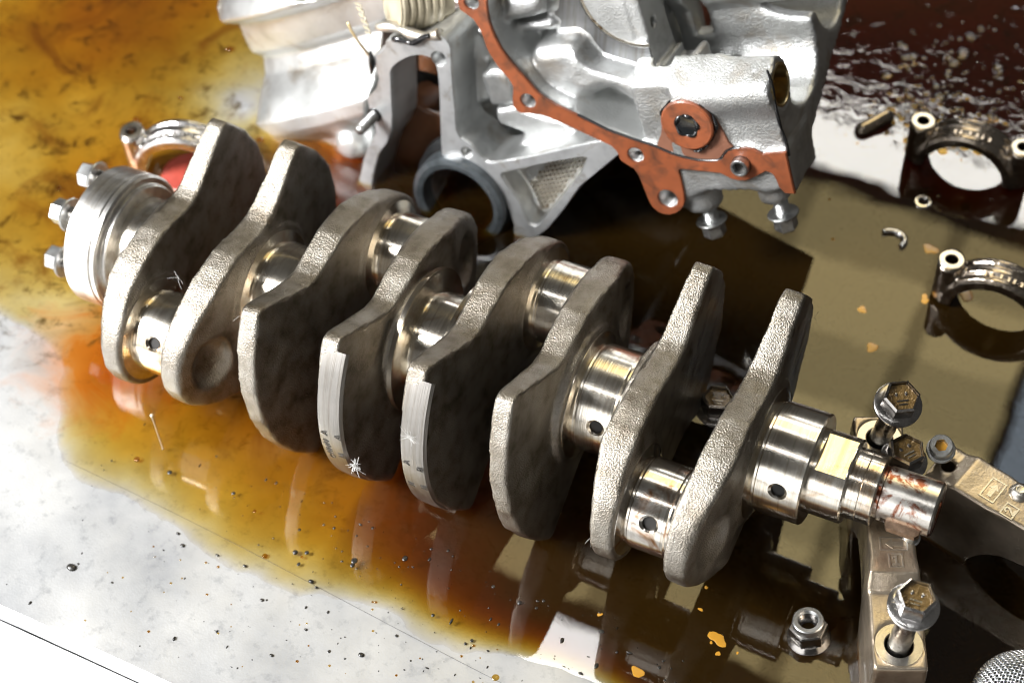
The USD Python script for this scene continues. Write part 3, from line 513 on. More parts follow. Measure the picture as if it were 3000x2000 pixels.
# orange sealant: a ribbon with thickness and holes
gk = Polygon(TR['gasket']).buffer(0)
for (p, q, r) in ((26.4, 87.1, 4.3), (79.7, 52.6, 4.4), (90.6, 25.6, 5.4), (12.6, 145.3, 4.3), (137.6, 45.7, 4.8)): gk = gk.difference(Point(*pq(p, q)).buffer(r))
gk = max(getattr(gk, 'geoms', [gk]), key=lambda k: k.area)
obj('sealant_strip', prism_ab(gk, -.9, 1.0, .4), M['sealant'], block, smooth=25, label='strip of orange sealant with bolt holes')
pb = Polygon(TR['plugboss']).buffer(-.6).difference(gk.buffer(.4)); pb = max(getattr(pb, 'geoms', [pb]), key=lambda k: k.area)
obj('sealant_patch', prism_ab(pb, .3, 2, .3), M['sealant_dull'], block, smooth=25, label='dull brown sealant patch below the plug')
pc = (82.0, 107.0)
M['gloss_black'] = mat('wet_black_hole', {'p': ('principled_bsdf', {'base_color': (.012, .013, .014), 'roughness': .08, 'coat_weight': .6})}, [])
obj('plug_ring', tx(ring([(5.6, -2), (5.6, 3.2), (6.4, 3.8), (13.2, 3.8), (14.0, 3.2), (14.0, -2)], 96), T(*pc, 0)), M['sealant'], block, smooth=30, label='orange sealant ring round a black hole')
bd = [(pc[0] + (14.3 + .5 * math.sin(5 * x) + .35 * math.sin(11 * x)) * math.cos(x), pc[1] + (14.3 + .5 * math.sin(5 * x)) * math.sin(x), .9 + .4 * math.sin(7 * x)) for x in np.linspace(0, 2 * math.pi, 120)]
o = obj('black_bead', tube(bd, .75 + .3 * np.sin(np.linspace(0, 40, 120)), 8), M['bead'], block, smooth=True)
bd = [(pc[0] + (5.9 + .2 * math.sin(6 * x)) * math.cos(x), pc[1] + (5.9 + .2 * math.sin(6 * x + 1)) * math.sin(x), 3.4 + .3 * math.sin(5 * x)) for x in np.linspace(0, 2 * math.pi, 90)]
obj('black_bead', tube(bd, .95 + .25 * np.sin(np.linspace(0, 30, 90)), 8), M['bead'], block, smooth=True)
obj('plug_bore', tx(lathe([(5.7, -10), (5.7, -.4), (5.0, -.2)], 48), T(*pc, 3.9)), M['gloss_black'], block)
# smear of loose black sealant beside the ring and on the edge of the gallery bore
for k, (p0, p1) in enumerate((((92, 97), (84, 92.6)), ((93.5, 98), (88, 92)), ((91, 94.5), (86, 92.2)))):
    obj('sealant_smear', tube([(p0[0] + (p1[0] - p0[0]) * s, p0[1] + (p1[1] - p0[1]) * s - 1.2 * math.sin(s * 3.1), 1.2 + .5 * math.sin(9 * s + k)) for s in np.linspace(0, 1, 14)], .7, 6), M['bead'], block, smooth=True)
obj('sealant_smear', tube([pqv(162.2, 96 - s * 48, 2 + 1.0 * math.sin(s * 9)) for s in np.linspace(0, 1, 30)], .55 + .4 * np.abs(np.sin(np.linspace(0, 9, 30))), 6), M['bead'], block, smooth=True)
# edge smears along the ribbon
e = np.array(TR['gasket'])[62:76]
obj('sealant_smear', tube([(x, y, -.2) for x, y in e], .8, 6), M['bead'], block, smooth=True)
# gallery bore liner
GB = frame(pqv(162.6, 82.3, 12.4), z=(PX_, PY_, 0))
obj('bore_liner', tx(ring([(10.6, -14), (9.5, -14), (9.5, -.6), (9.9, 0), (11.0, -.1)], 72), GB), M['brass'], block, smooth=30, label='brassy liner in the end of the oil gallery')
obj('bore_floor', tx(lathe([(10.0, -14.5), (10.0, -13.5)], 40), GB), M['bolt'], block)
# dowel sleeve
obj('dowel', tx(ring([(4.7, -6), (4.7, 5.0), (4.3, 5.5), (3.5, 5.5), (3.3, 5.2), (3.3, -6)], 48), T(*pq(137.6, 45.7), 0)), M['zinc'], block, smooth=30)
obj('dowel_bore', tx(lathe([(3.25, -6), (3.25, -5)], 32), T(*pq(137.6, 45.7), 7.5)), M['void'], block)
# threads in the open holes
for (a, b, r) in (pq(26.4, 87.1) + (3.7,), pq(79.7, 52.6) + (3.7,), pq(90.6, 25.6) + (4.8,), pq(12.6, 145.3) + (3.7,), (-59.6, 99.8, 3.7), (-42.4, 44.5, 2.8)):
    zz = []
    for k in range(12): zz += [(r, -18 + k * 1.4), (r - .5, -18 + k * 1.4 + .7)]
    zz += [(r, -1.0), (r + .7, -.2), (r + .9, -.2), (r + .9, -18)]
    obj('threaded_hole', tx(ring(zz, 40), T(a, b, 0)), M['zinc'], block, smooth=20)
    obj('hole_bottom', tx(lathe([(r + .5, -19), (r + .5, -17)], 24), T(a, b, 0)), M['void'], block)
# stud
zz = []
for k in range(15): zz += [(2.55, 1 + k * 1.05), (3.0, 1.5 + k * 1.05)]
obj('stud', tx(lathe([(3.0, -6)] + zz + [(2.6, 17.4), (1.2, 18.2)], 36), T(-99.9, 50.3, 0)), M['zinc'], block, smooth=25, label='short threaded stud standing out of the flange')
obj('stud_seal', tx(ring([(3.0, -.5), (3.0, 1.4), (4.2, 1.0), (4.4, -.5)], 40), T(-99.9, 50.3, 0)), M['bead'], block, smooth=True)
# two flanged bolts hanging out of the lower bosses
hb = flange_bolt_mesh(6.2, 8, 4.0)
for (p, q, c, ex) in ((104.5, 8.0, 13, 4), (146.0, 12.0, 13, 4)):
    Mb = frame(pqv(p, q - ex, c), z=(PY_ * 1.0, -PX_, 0)); o = obj('block_bolt', tx(join(hb[:2]), Mb), M['zinc'], block, label=None)
    obj('shank', tx(hb[2], Mb), M['zinc'], o)
# oily hollow: curved wall, bulging pipe, dark port
gq = Grid((-114, -30, -62), (-58, 98, -8), 1.6); a_, b_, c_ = gq.x, gq.y, -gq.z
U = slab(sd_poly(gq.ax[0][:, None], gq.ax[1][None, :], TR['ubox'])[:, :, None] - 1, c_, 44, 58, 2)
ax_ = np.array([math.cos(math.radians(62)), math.sin(math.radians(62))])
dist = np.abs((a_ + 88) * ax_[1] - (b_ - 20) * ax_[0]) 
U = smin(U, np.maximum(np.hypot(dist, c_ - 46) - 21, b_ - 43 - .1 * (a_ + 80)), 5)
U = smin(U, np.maximum(np.hypot(b_ - 88 - .2 * (a_ + 75), c_ - 46) - 16, -90 - a_), 5)
U = smax(U, -np.maximum(np.hypot((a_ + 88) / 1.5, (b_ - 46) * 1.1) - 9, 30 - c_), 2)
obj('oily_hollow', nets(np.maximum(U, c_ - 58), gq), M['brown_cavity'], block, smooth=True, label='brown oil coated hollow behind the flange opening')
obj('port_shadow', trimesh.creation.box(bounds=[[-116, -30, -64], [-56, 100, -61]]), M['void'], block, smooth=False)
# round seal at the foot of the flange
sm = frame((-45.5, 11.5, 4), z=(0.0, 0.0, 1))
obj('seal_ring', tx(ring([(21.5, -30), (21.5, -1), (22.4, .8), (25.5, 1.6), (28.2, .6), (28.8, -1.2), (28.8, -9), (27, -11), (27, -30)], 120), sm), M['grey_ring'], block, smooth=30, label='worn grey seal ring round a dark oily bore')
obj('seal_bore', tx(ring([(21.6, -46), (21.2, -46), (21.2, -8), (21.6, -8)], 96), sm), M['zinc'], block, smooth=30)
obj('seal_floor', tx(lathe([(21.4, -46), (21.4, -45), (12, -40), (0.0, -38)], 60), sm), M['brown_cavity'], block, smooth=True)
obj('rubber_boot', tx(ring([(27, -9), (30.5, -9.5), (32.0, -11.5), (31.5, -14), (30.6, -15), (32.8, -16.5), (33.5, -19.5), (32.5, -22), (28, -24), (26, -24), (26, -9)], 110), sm), M['rubber'], block, smooth=40)
# waffle studs of the triangular pocket
tp = Polygon(TR['tri']).buffer(-1.6); ws = []
for i in range(-30, 40):
    for j in range(-30, 40):
        a = -2 + i * 2.75 * .88 - j * 2.75 * .45; b = 30 + i * 2.75 * .48 + j * 2.75 * .87
        if tp.contains(Point(a, b)) and a - .55 * b > -24:
            h = 1.35; k = 1.05
            ws.append((np.array([[a - k, b - k, -16], [a + k, b - k, -16], [a + k, b + k, -16], [a - k, b + k, -16], [a - .45, b - .45, -12.6], [a + .45, b - .45, -12.6], [a + .45, b + .45, -12.6], [a - .45, b + .45, -12.6]]),
                       np.array([[0, 1, 5, 4], [1, 2, 6, 5], [2, 3, 7, 6], [3, 0, 4, 7], [4, 5, 6, 7]])))
for k in ws: obj('grip_stud', k, M['alu_dirty'], block, smooth=False)
# ribbed hose plug above the flange
PD = frame((-91, 118, -8), z=(-.62, .10, .78))
rb = [(12.5, 0), (12.9, .5)]
for k in range(6): z = -2.5 - k * 4.2; rb += [(12.9, z + 2.2), (13.6, z + 1.2), (13.6, z - .6), (12.7, z - 1.2)]
rb += [(12.9, -30)]
obj('ribbed_plug', tx(lathe(rb[::-1], 72), PD), M['plastic'], block, smooth=30, label='beige ribbed plug stained brown with oil')
obj('plug_sludge', tube([(-97 + 38 * s, 107 + 6.5 * s + 1.8 * math.sin(7 * s), -1.0) for s in np.linspace(0, 1, 30)], 2.2 + 1.2 * np.abs(np.sin(np.linspace(0, 8, 30))), 8), M['alu_dirty'], block, smooth=True)
obj('black_clip', tube([(-86 + 22 * s, 104.6 + 8.5 * s * s + 1.0 * math.sin(9 * s), 1.6) for s in np.linspace(0, 1, 24)], 1.7 + .3 * np.sin(np.linspace(0, 12, 24)), 10), M['bead'], block, smooth=True)
obj('black_clip', tube([(-101 + .8 * math.sin(3 * s), 92 - 15 * s, .6) for s in np.linspace(0, 1, 12)], 1.9 * np.sin(np.linspace(.3, 2.9, 12)), 8), M['bead'], block, smooth=True)
obj('wire_clip', tube([(-116, 104, -2), (-113, 100.5, -.5), (-107, 94, .5), (-101.5, 88.6, .4)], .8, 8), M['brass'], block, smooth=True)
for k in range(5): obj('spring_clip', tube([(-108.5 + 1.2 * k, 119.5 - 3.4 * k, 1), (-104.5 + 1.2 * k, 120.3 - 3.4 * k, 2.5), (-104.1 + 1.2 * k, 117.9 - 3.4 * k, 2.5), (-108 + 1.2 * k, 117.1 - 3.4 * k, 1)], .55, 6), M['plastic'], block, smooth=True)
# ------------------------------------------------------------------ main bearing caps
def cap_mesh(L, Wd, H, HB, holes, strap, R=28.5, taper=7.0):
    """local: x along the cap, y across (bore axis), z up; mating faces at z = 0. strap: raised middle (x0, x1)"""
    g = Grid((-L / 2 - 3, -Wd / 2 - 3, -3), (L / 2 + 3, Wd / 2 + 3, H + 5), 1.1)
    top = np.where((g.x > strap[0]) & (g.x < strap[1]), H, HB)
    top = np.interp(g.ax[0], [-L / 2, strap[0] - 5, strap[0] + 1, strap[1] - 1, strap[1] + 5, L / 2], [HB, HB, H, H, HB, HB]).astype(np.float32)[:, None, None]
    ends = np.abs(g.x) - L / 2 + .06 * g.z
    d = np.maximum(ends, np.maximum(g.z - top, -g.z))
    waist = np.clip((np.abs(g.x) - 14) / 12, 0, 1)
    wall = np.abs(g.y) - Wd / 2 + 1.2 * (1 - waist)
    d = smax(d, wall, 1.6)
    d = smax(d, -(np.hypot(g.x, g.z + 3) - R), 1.0)
    for hx, r, spot in holes:
        d = smax(d, -np.maximum(np.hypot(g.x - hx, g.y) - spot, HB - .8 - g.z), .4)
        d = smax(d, -(np.hypot(g.x - hx, g.y) - r), .3)
    d = d + (meshkit.fbm(np.stack(np.broadcast_arrays(g.x / 9, g.y / 9, g.z / 9), -1), 2, 4).astype(np.float32) - .5) * .5
    return nets(d, g)
def box_frame(w, h, t=.7, z=.55): return join([trimesh.creation.box(bounds=b) for b in ([[-w / 2, -h / 2, 0], [w / 2, -h / 2 + t, z]], [[-w / 2, h / 2 - t, 0], [w / 2, h / 2, z]], [[-w / 2, -h / 2 + t, 0], [-w / 2 + t, h / 2 - t, z]], [[w / 2 - t, -h / 2 + t, 0], [w / 2, h / 2 - t, z]])])
def arrow(z=.5): return extrude(Polygon([(-3.6, 0), (-.6, 2.4), (-.6, 1.0), (4.0, 1.0), (4.0, -1.0), (-.6, -1.0), (-.6, -2.4)]).buffer(.05), z)
def digit(txt, h):
    t = meshkit.text_mesh(txt, h, .6, True); v = np.array(t.vertices); v[:, :2] -= (v[:, :2].max(0) + v[:, :2].min(0)) / 2; return v, np.array(t.faces)
# first cap, in front of the crankshaft nose
d1 = np.array([31.3 - 73.8, 47 + 53.4, 0]); L1 = np.linalg.norm(d1); mid1 = np.array([(31.3 + 73.8) / 2, (47 - 53.4) / 2, -8.0])
C1 = frame(mid1, x=d1, y=np.array([-d1[1], d1[0], 0]) * 1.0)
cap1 = thing('bearing_cap', 'bronze toned bearing cap marked 1 with arrow, standing in oil below the crankshaft nose', 'bearing cap', C1, None)
HB, HT = 48.0, 55.5
obj('body', cap_mesh(L1 + 30, 23.5, HT, HB, [(-L1 / 2, 6.2, 10.6), (L1 / 2, 6.2, 10.6)], (-24, 38)), M['cap'], cap1, smooth=True)
for x in (-L1 / 2, L1 / 2):
    obj('spot_face', tx(ring([(6.2, HB - 6), (6.2, HB - .9), (6.6, HB - .45), (10.3, HB - .45), (10.3, HB - 1.2), (10, HB - 6)], 72), T(x, 0, 0)), M['cap_cut'], cap1, smooth=25)
Rz90 = np.eye(4); Rz90[:2, :2] = [[0, -1], [1, 0]]
e0 = -L1 / 2
obj('arrow_mark', tx(join([tx(box_frame(12.5, 7.0), np.eye(4)), arrow()]), T(-8.5, -.5, HT - .2) @ Rz90 @ np.diag([-1, -1, 1, 1.])), M['cap_cut'], cap1, smooth=False)
obj('number_mark', join([tx(box_frame(7.0, 6.5), T(-17, -.8, HT - .2)), tx(digit('1', 4.6), T(-17, -.8, HT - .2) @ Rz90 @ np.diag([-1, -1, 1, 1.]))]), M['cap_cut'], cap1, smooth=False)
# second cap, further right
d2 = np.array([.962, -.262, 0]); p2 = np.array([56.3, 31.8, 0]); n2 = np.array([.262, .962, 0])
L2c = 122.0; c2 = p2 + n2 * 11.5 + d2 * (L2c / 2 - 2); c2[2] = -5
C2 = frame(c2, x=d2, y=n2)
cap2 = thing('bearing_cap', 'bearing cap marked 2 with arrow at the right edge, its arch mirrored in the oil', 'bearing cap', C2)
obj('body', cap_mesh(L2c, 22.5, 53.5, 50.5, [(-L2c / 2 + 9, 3.2, 3.4), (L2c / 2 - 14, 6, 10.5)], (-44, 40), 28.5), M['cap'], cap2, smooth=True)
obj('arrow_mark', tx(join([box_frame(12.5, 7.5), arrow()]), T(-28.5, -1, 53.3) @ Rz90 @ np.diag([-1, -1, 1, 1.])), M['cap_cut'], cap2, smooth=False)
obj('number_mark', tx(join([box_frame(7.5, 6.5), digit('2', 4.8)]), T(-17, -6, 53.3) @ Rz90), M['cap_cut'], cap2, smooth=False)
obj('round_boss', tx(lathe([(5.2, 0), (4.9, 1.2), (3.9, 2.6), (2.2, 3.4), (1.8, 3.3), (0, 3.2)], 48), T(-18.5, 5.5, 53.0)), M['cap_cut'], cap2, smooth=60)
# ------------------------------------------------------------------ loose cap bolts, screw, nut
def big_bolt(label, mt):
    b = thing('cap_bolt', label, 'bolt')
    r = 8.4; head = hexprism(r, 9.5, 1.0) - man(lathe([(r * .70, 6.6), (r * .78, 7.2), (r * .78, 12)], 6 * 8)) 
    rec = hexprism(r - 1.1, 6, .2).translate((0, 0, 6.9)); head = hexprism(r, 9.5, 1.0) - rec
    obj('head', head.translate((0, 0, 2.4)), mt, b, smooth=20)
    obj('flange', lathe([(5, -.2), (10.4, -.2), (10.8, .3), (10.4, .9), (9.8, 1.0), (10.6, 1.3), (10.9, 1.8), (10.4, 2.3), (8.0, 3.1), (5, 3.1)], 80), mt, b, smooth=30)
    dr = lathe([(r - 1.7, 9.0), (r - 1.9, 9.45), (0, 9.3)], 6)
    obj('oil_film', hexprism(r - 1.25, .5, .1).translate((0, 0, 9.4)), M['film'], b, smooth=False)
    mk = [trimesh.creation.box(bounds=[[-2.6, -2.0, 9.5], [2.6, -1.3, 10.3]]), trimesh.creation.box(bounds=[[-1.9, -3.7, 9.5], [1.9, -3.1, 10.3]])]
    for sx in (-1, 1): mk.append(tx(lathe([(.75, 9.6), (.6, 10.2), (0, 10.4)], 16), np.diag([1, 1.6, 1, 1.]) @ T(2.2 * sx, 1.0, 0)))
    obj('grade_mark', join(mk), mt, b, smooth=False)
    obj('shank', lathe([(4.6, -62), (5.0, -60), (5.0, -26), (4.75, -25), (4.75, 0)], 48), mt, b, smooth=30)
    return b
M['film'] = mat('oil_film', {'p': ('principled_bsdf', {'base_color': (.16, .10, .035), 'roughness': .05, 'coat_weight': 1.0, 'coat_roughness': .02, 'metallic': .3}), 't': ('geometry', {}), 'n': ('noise_texture', {'scale': 500.0, 'detail': 3}), 'b': ('bump', {'strength': .5, 'distance': .002})}, [('t.position', 'n.vector'), ('n.fac', 'b.height'), ('b.normal', 'p.normal')])
def lean(base, head, z0, rot=0.0):
    b, h = np.array(base, float), np.array(head, float); z = (h - b) / np.linalg.norm(h - b); Fm = frame(h, z=z, x=(math.cos(rot), math.sin(rot), 0)); return Fm
b3 = big_bolt('bright hex flange bolt standing in the nearest hole of the cap marked 1', M['rod_light'])
place(b3, lean((73.8, -53.4, 39), (75.6, -55.5, 77), 0, .12))
b1 = big_bolt('dark hex flange bolt standing in the far hole of the cap marked 1', M['bolt'])
place(b1, lean((31.3, 47, 39), (37.6, 38.5, 80), 0, .55))
dup(b1, lean((44.0, 27, 20), (47.2, 25.8, 58), 0, .95), 'hex flange bolt tight behind the nose, between the other two cap bolts')
dup(b1, lean((-49, 46, -22), (-50.5, 49.0, 12), 0, .3), 'hex bolt half hidden in the gap between the last two crankshaft webs')
sc = thing('socket_screw', 'small bright socket head screw standing on the cap marked 2', 'screw', lean((60.9, 43.1, 47), (60.8, 39.5, 58), 0, .2))
hd = man(lathe([(5.3, 0), (5.4, .3), (5.4, 5.0), (4.9, 5.6)], 64)) - hexprism(3.05, 6, .1, .3).translate((0, 0, 2.4))
obj('head', hd, M['zinc'], sc, smooth=25)
obj('knurl', join([tx(trimesh.creation.box(bounds=[[5.3, -.12, .5], [5.55, .12, 3.4]]), np.array([[math.cos(a), -math.sin(a), 0, 0], [math.sin(a), math.cos(a), 0, 0], [0, 0, 1, 0], [0, 0, 0, 1]])) for a in np.linspace(0, 2 * math.pi, 60, endpoint=False)]), M['zinc'], sc, smooth=False, kind='stuff')
obj('washer', lathe([(2.8, -1.9), (6.2, -1.9), (6.6, -1.5), (6.6, -.9), (6.2, -.5), (5.2, -.45), (5.2, 0), (2.8, 0)], 72), M['zinc'], sc, smooth=30)
obj('shank', lathe([z for k in range(9) for z in ((2.7, -12.5 + k * 1.15), (3.1, -12 + k * 1.15))] + [(3.0, -1.5)], 36), M['zinc'], sc, smooth=20)
obj('socket_oil', hexprism(3.0, .4, .05, .3).translate((0, 0, 2.6)), M['amber'], sc, smooth=False)
nt = thing('flange_nut', 'steel flange nut with threaded bore standing alone on the oil near the bottom', 'nut', lean((32.5, -44.5, 2), (31.4, -44.2, 12), 0, .3))
zz = []
for k in range(10): zz += [(3.6, -11 + k * 1.25), (4.2, -10.4 + k * 1.25)]
obj('collar', ring([(4.2, 1.0), (5.0, 2.2), (6.7, 2.2), (7.2, 1.7), (7.2, -5), (4.2, -5)], 72), M['zinc'], nt, smooth=30)
obj('thread', ring(zz + [(4.6, 1.2), (4.9, 1.2), (4.9, -11)], 48), M['bolt'], nt, smooth=20)
obj('hex', (hexprism(9.0, 7, .6, .2) - man(lathe([(4.9, -2), (4.9, 9)], 40))).translate((0, 0, -9.5)), M['bolt'], nt, smooth=20)
obj('flange', ring([(4.9, -12.5), (10.2, -12.5), (10.4, -12), (10, -11.2), (8.6, -9.4), (4.9, -9.2)], 72), M['bolt'], nt, smooth=30)
obj('bore_oil', lathe([(4.2, -7), (4.2, -6.6), (0, -6.7)], 24), M['film'], nt)
# loose cone seat under the key
cs = thing('valve_cone', 'small shiny cone of steel under the crankshaft nose on the cap marked 1', 'cone', frame((62.6, -5.1, 49.5), z=(0.1, -.3, 1)))
obj('cone', lathe([(3.0, -2), (3.4, -1.6), (2.2, 3.2), (1.6, 3.6)], 40), M['zinc'], cs); obj('base', lathe([(3.4, -3.0), (4.1, -2.8), (4.1, -1.8), (3.2, -1.5)], 40), M['zinc'], cs)
# ------------------------------------------------------------------ connecting rod caps
def rod_cap_meshes():
    g = Grid((-38, -12, -3), (38, 12, 36), 1.0)
    arch = slab(np.abs(np.hypot(g.x, g.z) - 25.0) - 2.9, g.y, -9.2, 9.2, 1.0)
    rib = slab(np.abs(np.hypot(g.x, g.z) - 27.6) - 2.2, g.y, -2.4, 2.4, 1.0); rib2 = np.maximum(slab(np.abs(np.hypot(g.x, g.z) - 28.0) - 1.6, np.abs(g.y) - 6.6, -1.5, 1.5, .8), 0 * g.x - 99)
    d = smin(arch, np.maximum(rib, np.abs(g.x) - 20), 1.5); d = smin(d, np.maximum(rib2, np.abs(g.x) - 22), 1.5)
    for s in (-1, 1):
        lug = slab(np.hypot(g.x - 28 * s, g.y * .8) - 6.9, g.z, 0, 26, 1.0)
        d = smin(d, lug, 2.5)
    d = smax(d, -(np.hypot(g.x, g.z) - 22.2), .5); d = np.maximum(d, -g.z)
    for s in (-1, 1): d = smax(d, -(np.hypot(g.x - 28 * s, g.y) - 3.5), .4)
    return nets(d, g)
RC = rod_cap_meshes()
def rod_cap(label, Mx, mt, marks):
    r = thing('rod_cap', label, 'rod cap', Mx)
    obj('body', RC, mt, r, smooth=True)
    for s in (-1, 1): obj('bolt_seat', tx(ring([(3.6, 25), (3.6, 26.3), (6.2, 26.3), (6.5, 26), (6.5, 25)], 48), T(28 * s, 0, 0)), M['cap_cut'], r, smooth=30)
    for k, (x, y) in enumerate(marks):
        a = math.asin(x / 30.2); obj('cast_mark', tx(trimesh.creation.box(bounds=[[-.6, -1.5, 0], [.6, 1.5, .8]]), T(x, y, 30.2 * math.cos(a) - 1.0)), mt, r, smooth=False)
    return r
mk = [(-9, -4), (-6, -4.5), (-1, -4), (3, -4.2), (6, -4), (10, -3.6)]
rod_cap('bright steel connecting rod cap lying behind the first web at the upper left', frame((-398.5, 94, 4), x=(.95, .33, 0), y=(-.33, .95, 0)), M['rod_light'], mk)
rod_cap('oil brown connecting rod cap at the right edge above the bolts, its arch mirrored below', frame((56.0, 177, 2), x=(1, -.02, 0), y=(.02, 1, 0)), M['rod'], mk)
rod_cap('oil brown connecting rod cap at the upper right with bright window light in its arch', frame((11.5, 270, 2), x=(1, .03, 0), y=(-.03, 1, 0)), M['rod'], mk)
obj('red_pad', tx(lathe([(15, -1.0), (16.5, .2), (14, 1.4), (6, 2.0), (0, 2.1)], 48), T(-398, 92, -1)), M['red'], smooth=True, label='red coated disc seen through the arch of the bright rod cap', cat='disc')
# ------------------------------------------------------------------ woven wire ball
bc = np.array([131.0, -41.0, 8.0]); BR_ = 23.0
wb = thing('mesh_ball', 'round strainer of woven bright wire at the lower right corner', 'strainer', T(*bc))
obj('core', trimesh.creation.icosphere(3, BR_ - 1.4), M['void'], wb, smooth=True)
ws = []; n = 46
for fam in (0, 1):
    for k in range(-n // 2 + 2, n // 2 - 1):
        u = k * (math.pi / n); t = np.linspace(-1.35, 1.35, 120)
        rr = BR_ + .38 * np.cos(t * n + math.pi * (k + fam))
        # planes tilted about one horizontal axis
        P = np.stack([np.sin(u) * np.ones_like(t), np.cos(u) * np.sin(t), np.cos(u) * np.cos(t)], 1) if fam == 0 else np.stack([np.cos(u) * np.sin(t), np.sin(u) * np.ones_like(t), np.cos(u) * np.cos(t)], 1)
        ws.append(tube(P * rr[:, None], .40, 5))
wm = join(ws); q = frame((0, 0, 0), z=(-.35, .25, .9)); obj('wire_weave', tx(wm, q), M['wire'], wb, smooth=True, kind='stuff')
# ------------------------------------------------------------------ small steel things in the oil
def small(name, mesh, mt, label, cat, Mx, smooth=30): return obj(name, tx(mesh, Mx), mt, smooth=smooth, label=label, cat=cat)
small('snap_ring', ring([(2.6, -1.2), (4.6, -1.2), (5.0, -.2), (4.4, 1.1), (3.2, 1.2), (2.6, .4)], 48), M['rod_light'], 'tiny steel ring floating in the oil left of the rod caps', 'ring', T(-2.2, 236, .4))
small('valve_collet', tube([(7 * math.cos(a), 7 * math.sin(a) * .8, 1.0) for a in np.linspace(-.6, 2.6, 24)], 1.6, 8), M['rod_light'], 'half round steel collet in the oil below the tiny ring', 'collet', T(-9, 203, 0), True)
small('steel_slug', join([lathe([(0, -13), (3.5, -12), (4.6, -9), (4.6, 8), (3.4, 11), (0, 12)], 40)]), M['rod'], 'brown steel slug lying half sunk in oil beside the block', 'slug', frame((-46, 283, 2), z=(.55, .8, .12)), True)
# ------------------------------------------------------------------ drops, bubbles, grit, lint
dome_v, dome_f = lathe([(1.0, -.02), (.97, .12), (.82, .34), (.55, .5), (.25, .58), (0, .6)], 18)
def domes(pts): return join([(dome_v * [r, r, r * hh] + [x, y, z], dome_f) for x, y, z, r, hh in pts])
bub = []
for k in range(340):
    x, y = rng.normal(-15, 42), rng.normal(318, 46)
    if y > 270 + abs(x + 15) * .2 and x > -55: bub.append((x, y, 0, float(np.clip(rng.lognormal(.6, .5), .7, 4.6)), .3))
for k in range(26): bub.append((rng.uniform(-60, 110), rng.uniform(150, 420), 0, float(np.clip(rng.lognormal(.2, .5), .5, 3)), .55))
M['bubble'] = mat('oil_bubble', {'f': ('fresnel', {'IOR': 1.6}), 'q': ('geometry', {}), 'bf': ('math', {'math_type': 'subtract', 'value1': 1.0}), 'bm': ('math', {'math_type': 'multiply'}), 't': ('transparent_bsdf', {'color': (.80, .62, .25)}), 'g': ('glossy_bsdf', {'roughness': .02}), 'x': ('mix_closure', {})}, [('q.backfacing', 'bf.value2'), ('f.fac', 'bm.value1'), ('bf.value', 'bm.value2'), ('bm.value', 'x.fac'), ('t.BSDF', 'x.closure1'), ('g.BSDF', 'x.closure2')], surface='x.closure')
obj('oil_bubbles', domes(bub), M['bubble'], smooth=60, label='cluster of bubbles and droplets on the oil by the engine block', cat='bubbles', kind='stuff')
am = []
for x, y, r in ((-5, -63, 3.1), (-9, -62, .9), (-7, -66, .7), (-2, -70, 1.1), (-18, -52, .9), (-60, -74, 1.0), (38, 182, 4), (20, 170, 2.2), (5, 128, 2.6), (-8, 150, 2.0), (33, 97, 2.0), (-20, -40, .8), (6, -66, .6), (-32, -94, 2.4), (40, -85, .9), (12, 205, 3.2), (-60, 66, 5.0), (-40, 120, 6.0), (-20, 25, 4.5)): am.append((x, y, .03, r, .10))
def blobs(pts):
    out = []
    for x, y, z, r, hh in pts:
        v = dome_v.copy(); a = np.arctan2(v[:, 1], v[:, 0]); f = 1 + .22 * np.sin(2 * a + x) + .14 * np.sin(3 * a + y * 2) + .08 * np.sin(5 * a + x * 3)
        v[:, :2] *= (f * (1 if r > 1.5 else .9))[:, None]; c_, s_ = math.cos(x * 7), math.sin(x * 7); v[:, 0] *= 1.35; v[:, :2] = v[:, :2] @ np.array([[c_, s_], [-s_, c_]])
        out.append((v * [r, r, r * hh] + [x, y, z], dome_f))
    return join(out)
obj('amber_spots', blobs(am), M['amber'], smooth=60, label='flat amber droplets floating on the dark oil', cat='droplets', kind='stuff')
sp = []; ico = trimesh.creation.icosphere(1)
def zt(x, y): return max(float(-depth(np.array(x), np.array(y))), 0.0)
while len(sp) < 520:
    x, y = rng.uniform(-330, 60), rng.uniform(-186, -70)
    if rng.random() > math.exp(-((x + 60 + (y + 140) * 1.0) / 120) ** 2) * .85 + .15: continue
    r = float(np.clip(rng.lognormal(-1.15, .55), .12, 1.1)); s = rng.uniform(.45, 1.7, 3) * [1, 1, .5]
    sp.append((np.array(ico.vertices) * r * s + [x, y, zt(x, y) + r * .25], np.array(ico.faces)))
for x, y, r in ((-304, -158, 2.3), (-262, -124, 1.1), (-268, -119, .9), (-152, -140, 1.3), (-125, -151, 1.3), (-88, -133, 1.2), (-190, -158, .9), (-70, -156, 1.5), (-228, -121, .9), (-190, -117, .7), (-210, -134, 1.0)): sp.append((np.array(ico.vertices) * r * [1.2, .9, .5] + [x, y, zt(x, y) + .3], np.array(ico.faces)))
obj('grit', join(sp), M['speck'], smooth=40, label='black grit and metal chips scattered over the bright tray', cat='grit', kind='stuff')
dp = [(x, y, zt(x, y), r, .6) for x, y, r in ((-312, -90, 1.6), (-222, -112, 1.4), (-240, -92, .9), (-90, -124, 1.9), (-115, -150, 1.8), (-205, -105, .8), (-160, -112, .7), (-60, -118, 1.2))]
dp += [(rng.uniform(-290, 0), rng.uniform(-180, -110), 0, float(rng.uniform(.3, .8)), .6) for _ in range(60)]
dp = [(x, y, zt(x, y), r, h) for x, y, z, r, h in dp]
obj('tray_drops', domes(dp), M['bubble'], smooth=60, label='small oil drops beading on the bright part of the tray', cat='drops', kind='stuff')
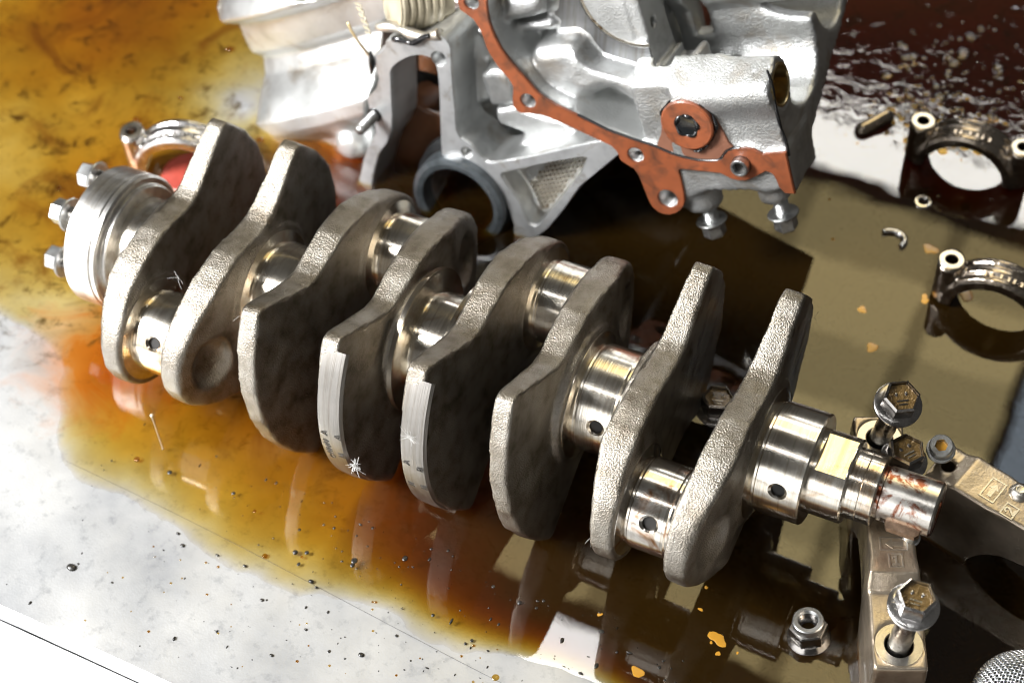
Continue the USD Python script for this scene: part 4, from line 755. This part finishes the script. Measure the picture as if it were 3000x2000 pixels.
lf = [(rng.uniform(-470, -300), rng.uniform(40, 200), 0, float(np.clip(rng.lognormal(.3, .5), .6, 3)), .6) for _ in range(26)]
obj('far_drops', domes(lf), M['bubble'], smooth=60, label='blurred droplets on the amber oil at the upper left', cat='drops', kind='stuff')
# scratches on the tray: thin dark grooves
def scratch(a, b, w, label):
    s = np.linspace(0, 1, 40); P = [(a[0] + (b[0] - a[0]) * t, a[1] + (b[1] - a[1]) * t + 1.2 * math.sin(5 * t), 0) for t in s]; P = [(x, y, zt(x, y) + .25) for x, y, _ in P]
    obj('scratch', tube(P, w, 4), M['engrave'], TRAY, smooth=True)
scratch((-345, -106), (-60, -126), .09, 'long thin scratch running along the bright tray in front of the crankshaft')
# lint
def lint(name, o, n, L, label, seed, spread=1.0, w=.07, up=(0, 0, 1)):
    r = np.random.default_rng(seed); ts = []
    for k in range(n):
        d = r.normal(size=3) * spread + np.array(up) * .5; d /= np.linalg.norm(d); e = r.normal(size=3) * .35
        t = np.linspace(0, 1, 8)[:, None]; l = L * r.uniform(.5, 1); ts.append(tube(np.array(o) + (d * t + e * t * t) * l + r.normal(size=3) * .5, w, 4))
    obj(name, join(ts), M['lint'], smooth=True, label=label, cat='lint')
def onc(x, ang, r): p = cl(x, ang, r); return CM[:3, :3] @ p + CM[:3, 3]
lint('lint_tuft', onc(-185.5, -11, 75.2), 42, 3.8, 'white tuft of fibres clinging to the lower rim of the fourth counterweight', 1, w=.09, up=(.2, -.6, .3))
lint('seed_fluff', onc(-152.7, 16, 75.2), 22, 5.5, 'feathery white seed fluff on the turned rim stamped A B', 2, w=.05, up=(.2, -.7, .4))
lint('seed_fluff', onc(-13, 38, 47), 6, 6.0, 'thin white seed fluff on the last web beside the nose journal', 3, w=.05, up=(.6, -.5, .3))
lint('seed_fluff', onc(-11.5, 150, 66), 5, 5.5, 'faint seed fluff high on the dark face of the last web', 4, w=.05, up=(.8, -.3, .3))
lint('fibre', onc(-294, 42, 57), 5, 5.0, 'short pale fibres caught between the first two webs', 5, w=.06, up=(.4, -.6, .6))
lint('fibre', onc(-67.5, -16, 67), 6, 4.5, 'loose fibres on the lower left edge of the seventh web', 6, w=.06, up=(-.7, -.3, -.2))
lint('fibre', onc(-248.5, 38, 72), 3, 4.5, 'single pale hairs on the rim of the third web', 8, w=.05, up=(-.7, -.3, .3))
# thread of oil dripping from the first crank pin
ob_ = np.array([-302.5, -79.0, 30.0])
obj('oil_thread', tube([(ob_[0] - .02 * t, ob_[1], ob_[2] - t * (ob_[2] + .2) / 40) for t in range(41)], [.9 - .6 * min(t / 6, 1) + (.3 * max(0, t - 36) / 4) for t in range(41)], 8), paint('oil_string', (.75, .68, .55), .15, .5), smooth=True, label='thin thread of oil dripping from the first crank pin', cat='oil drip')
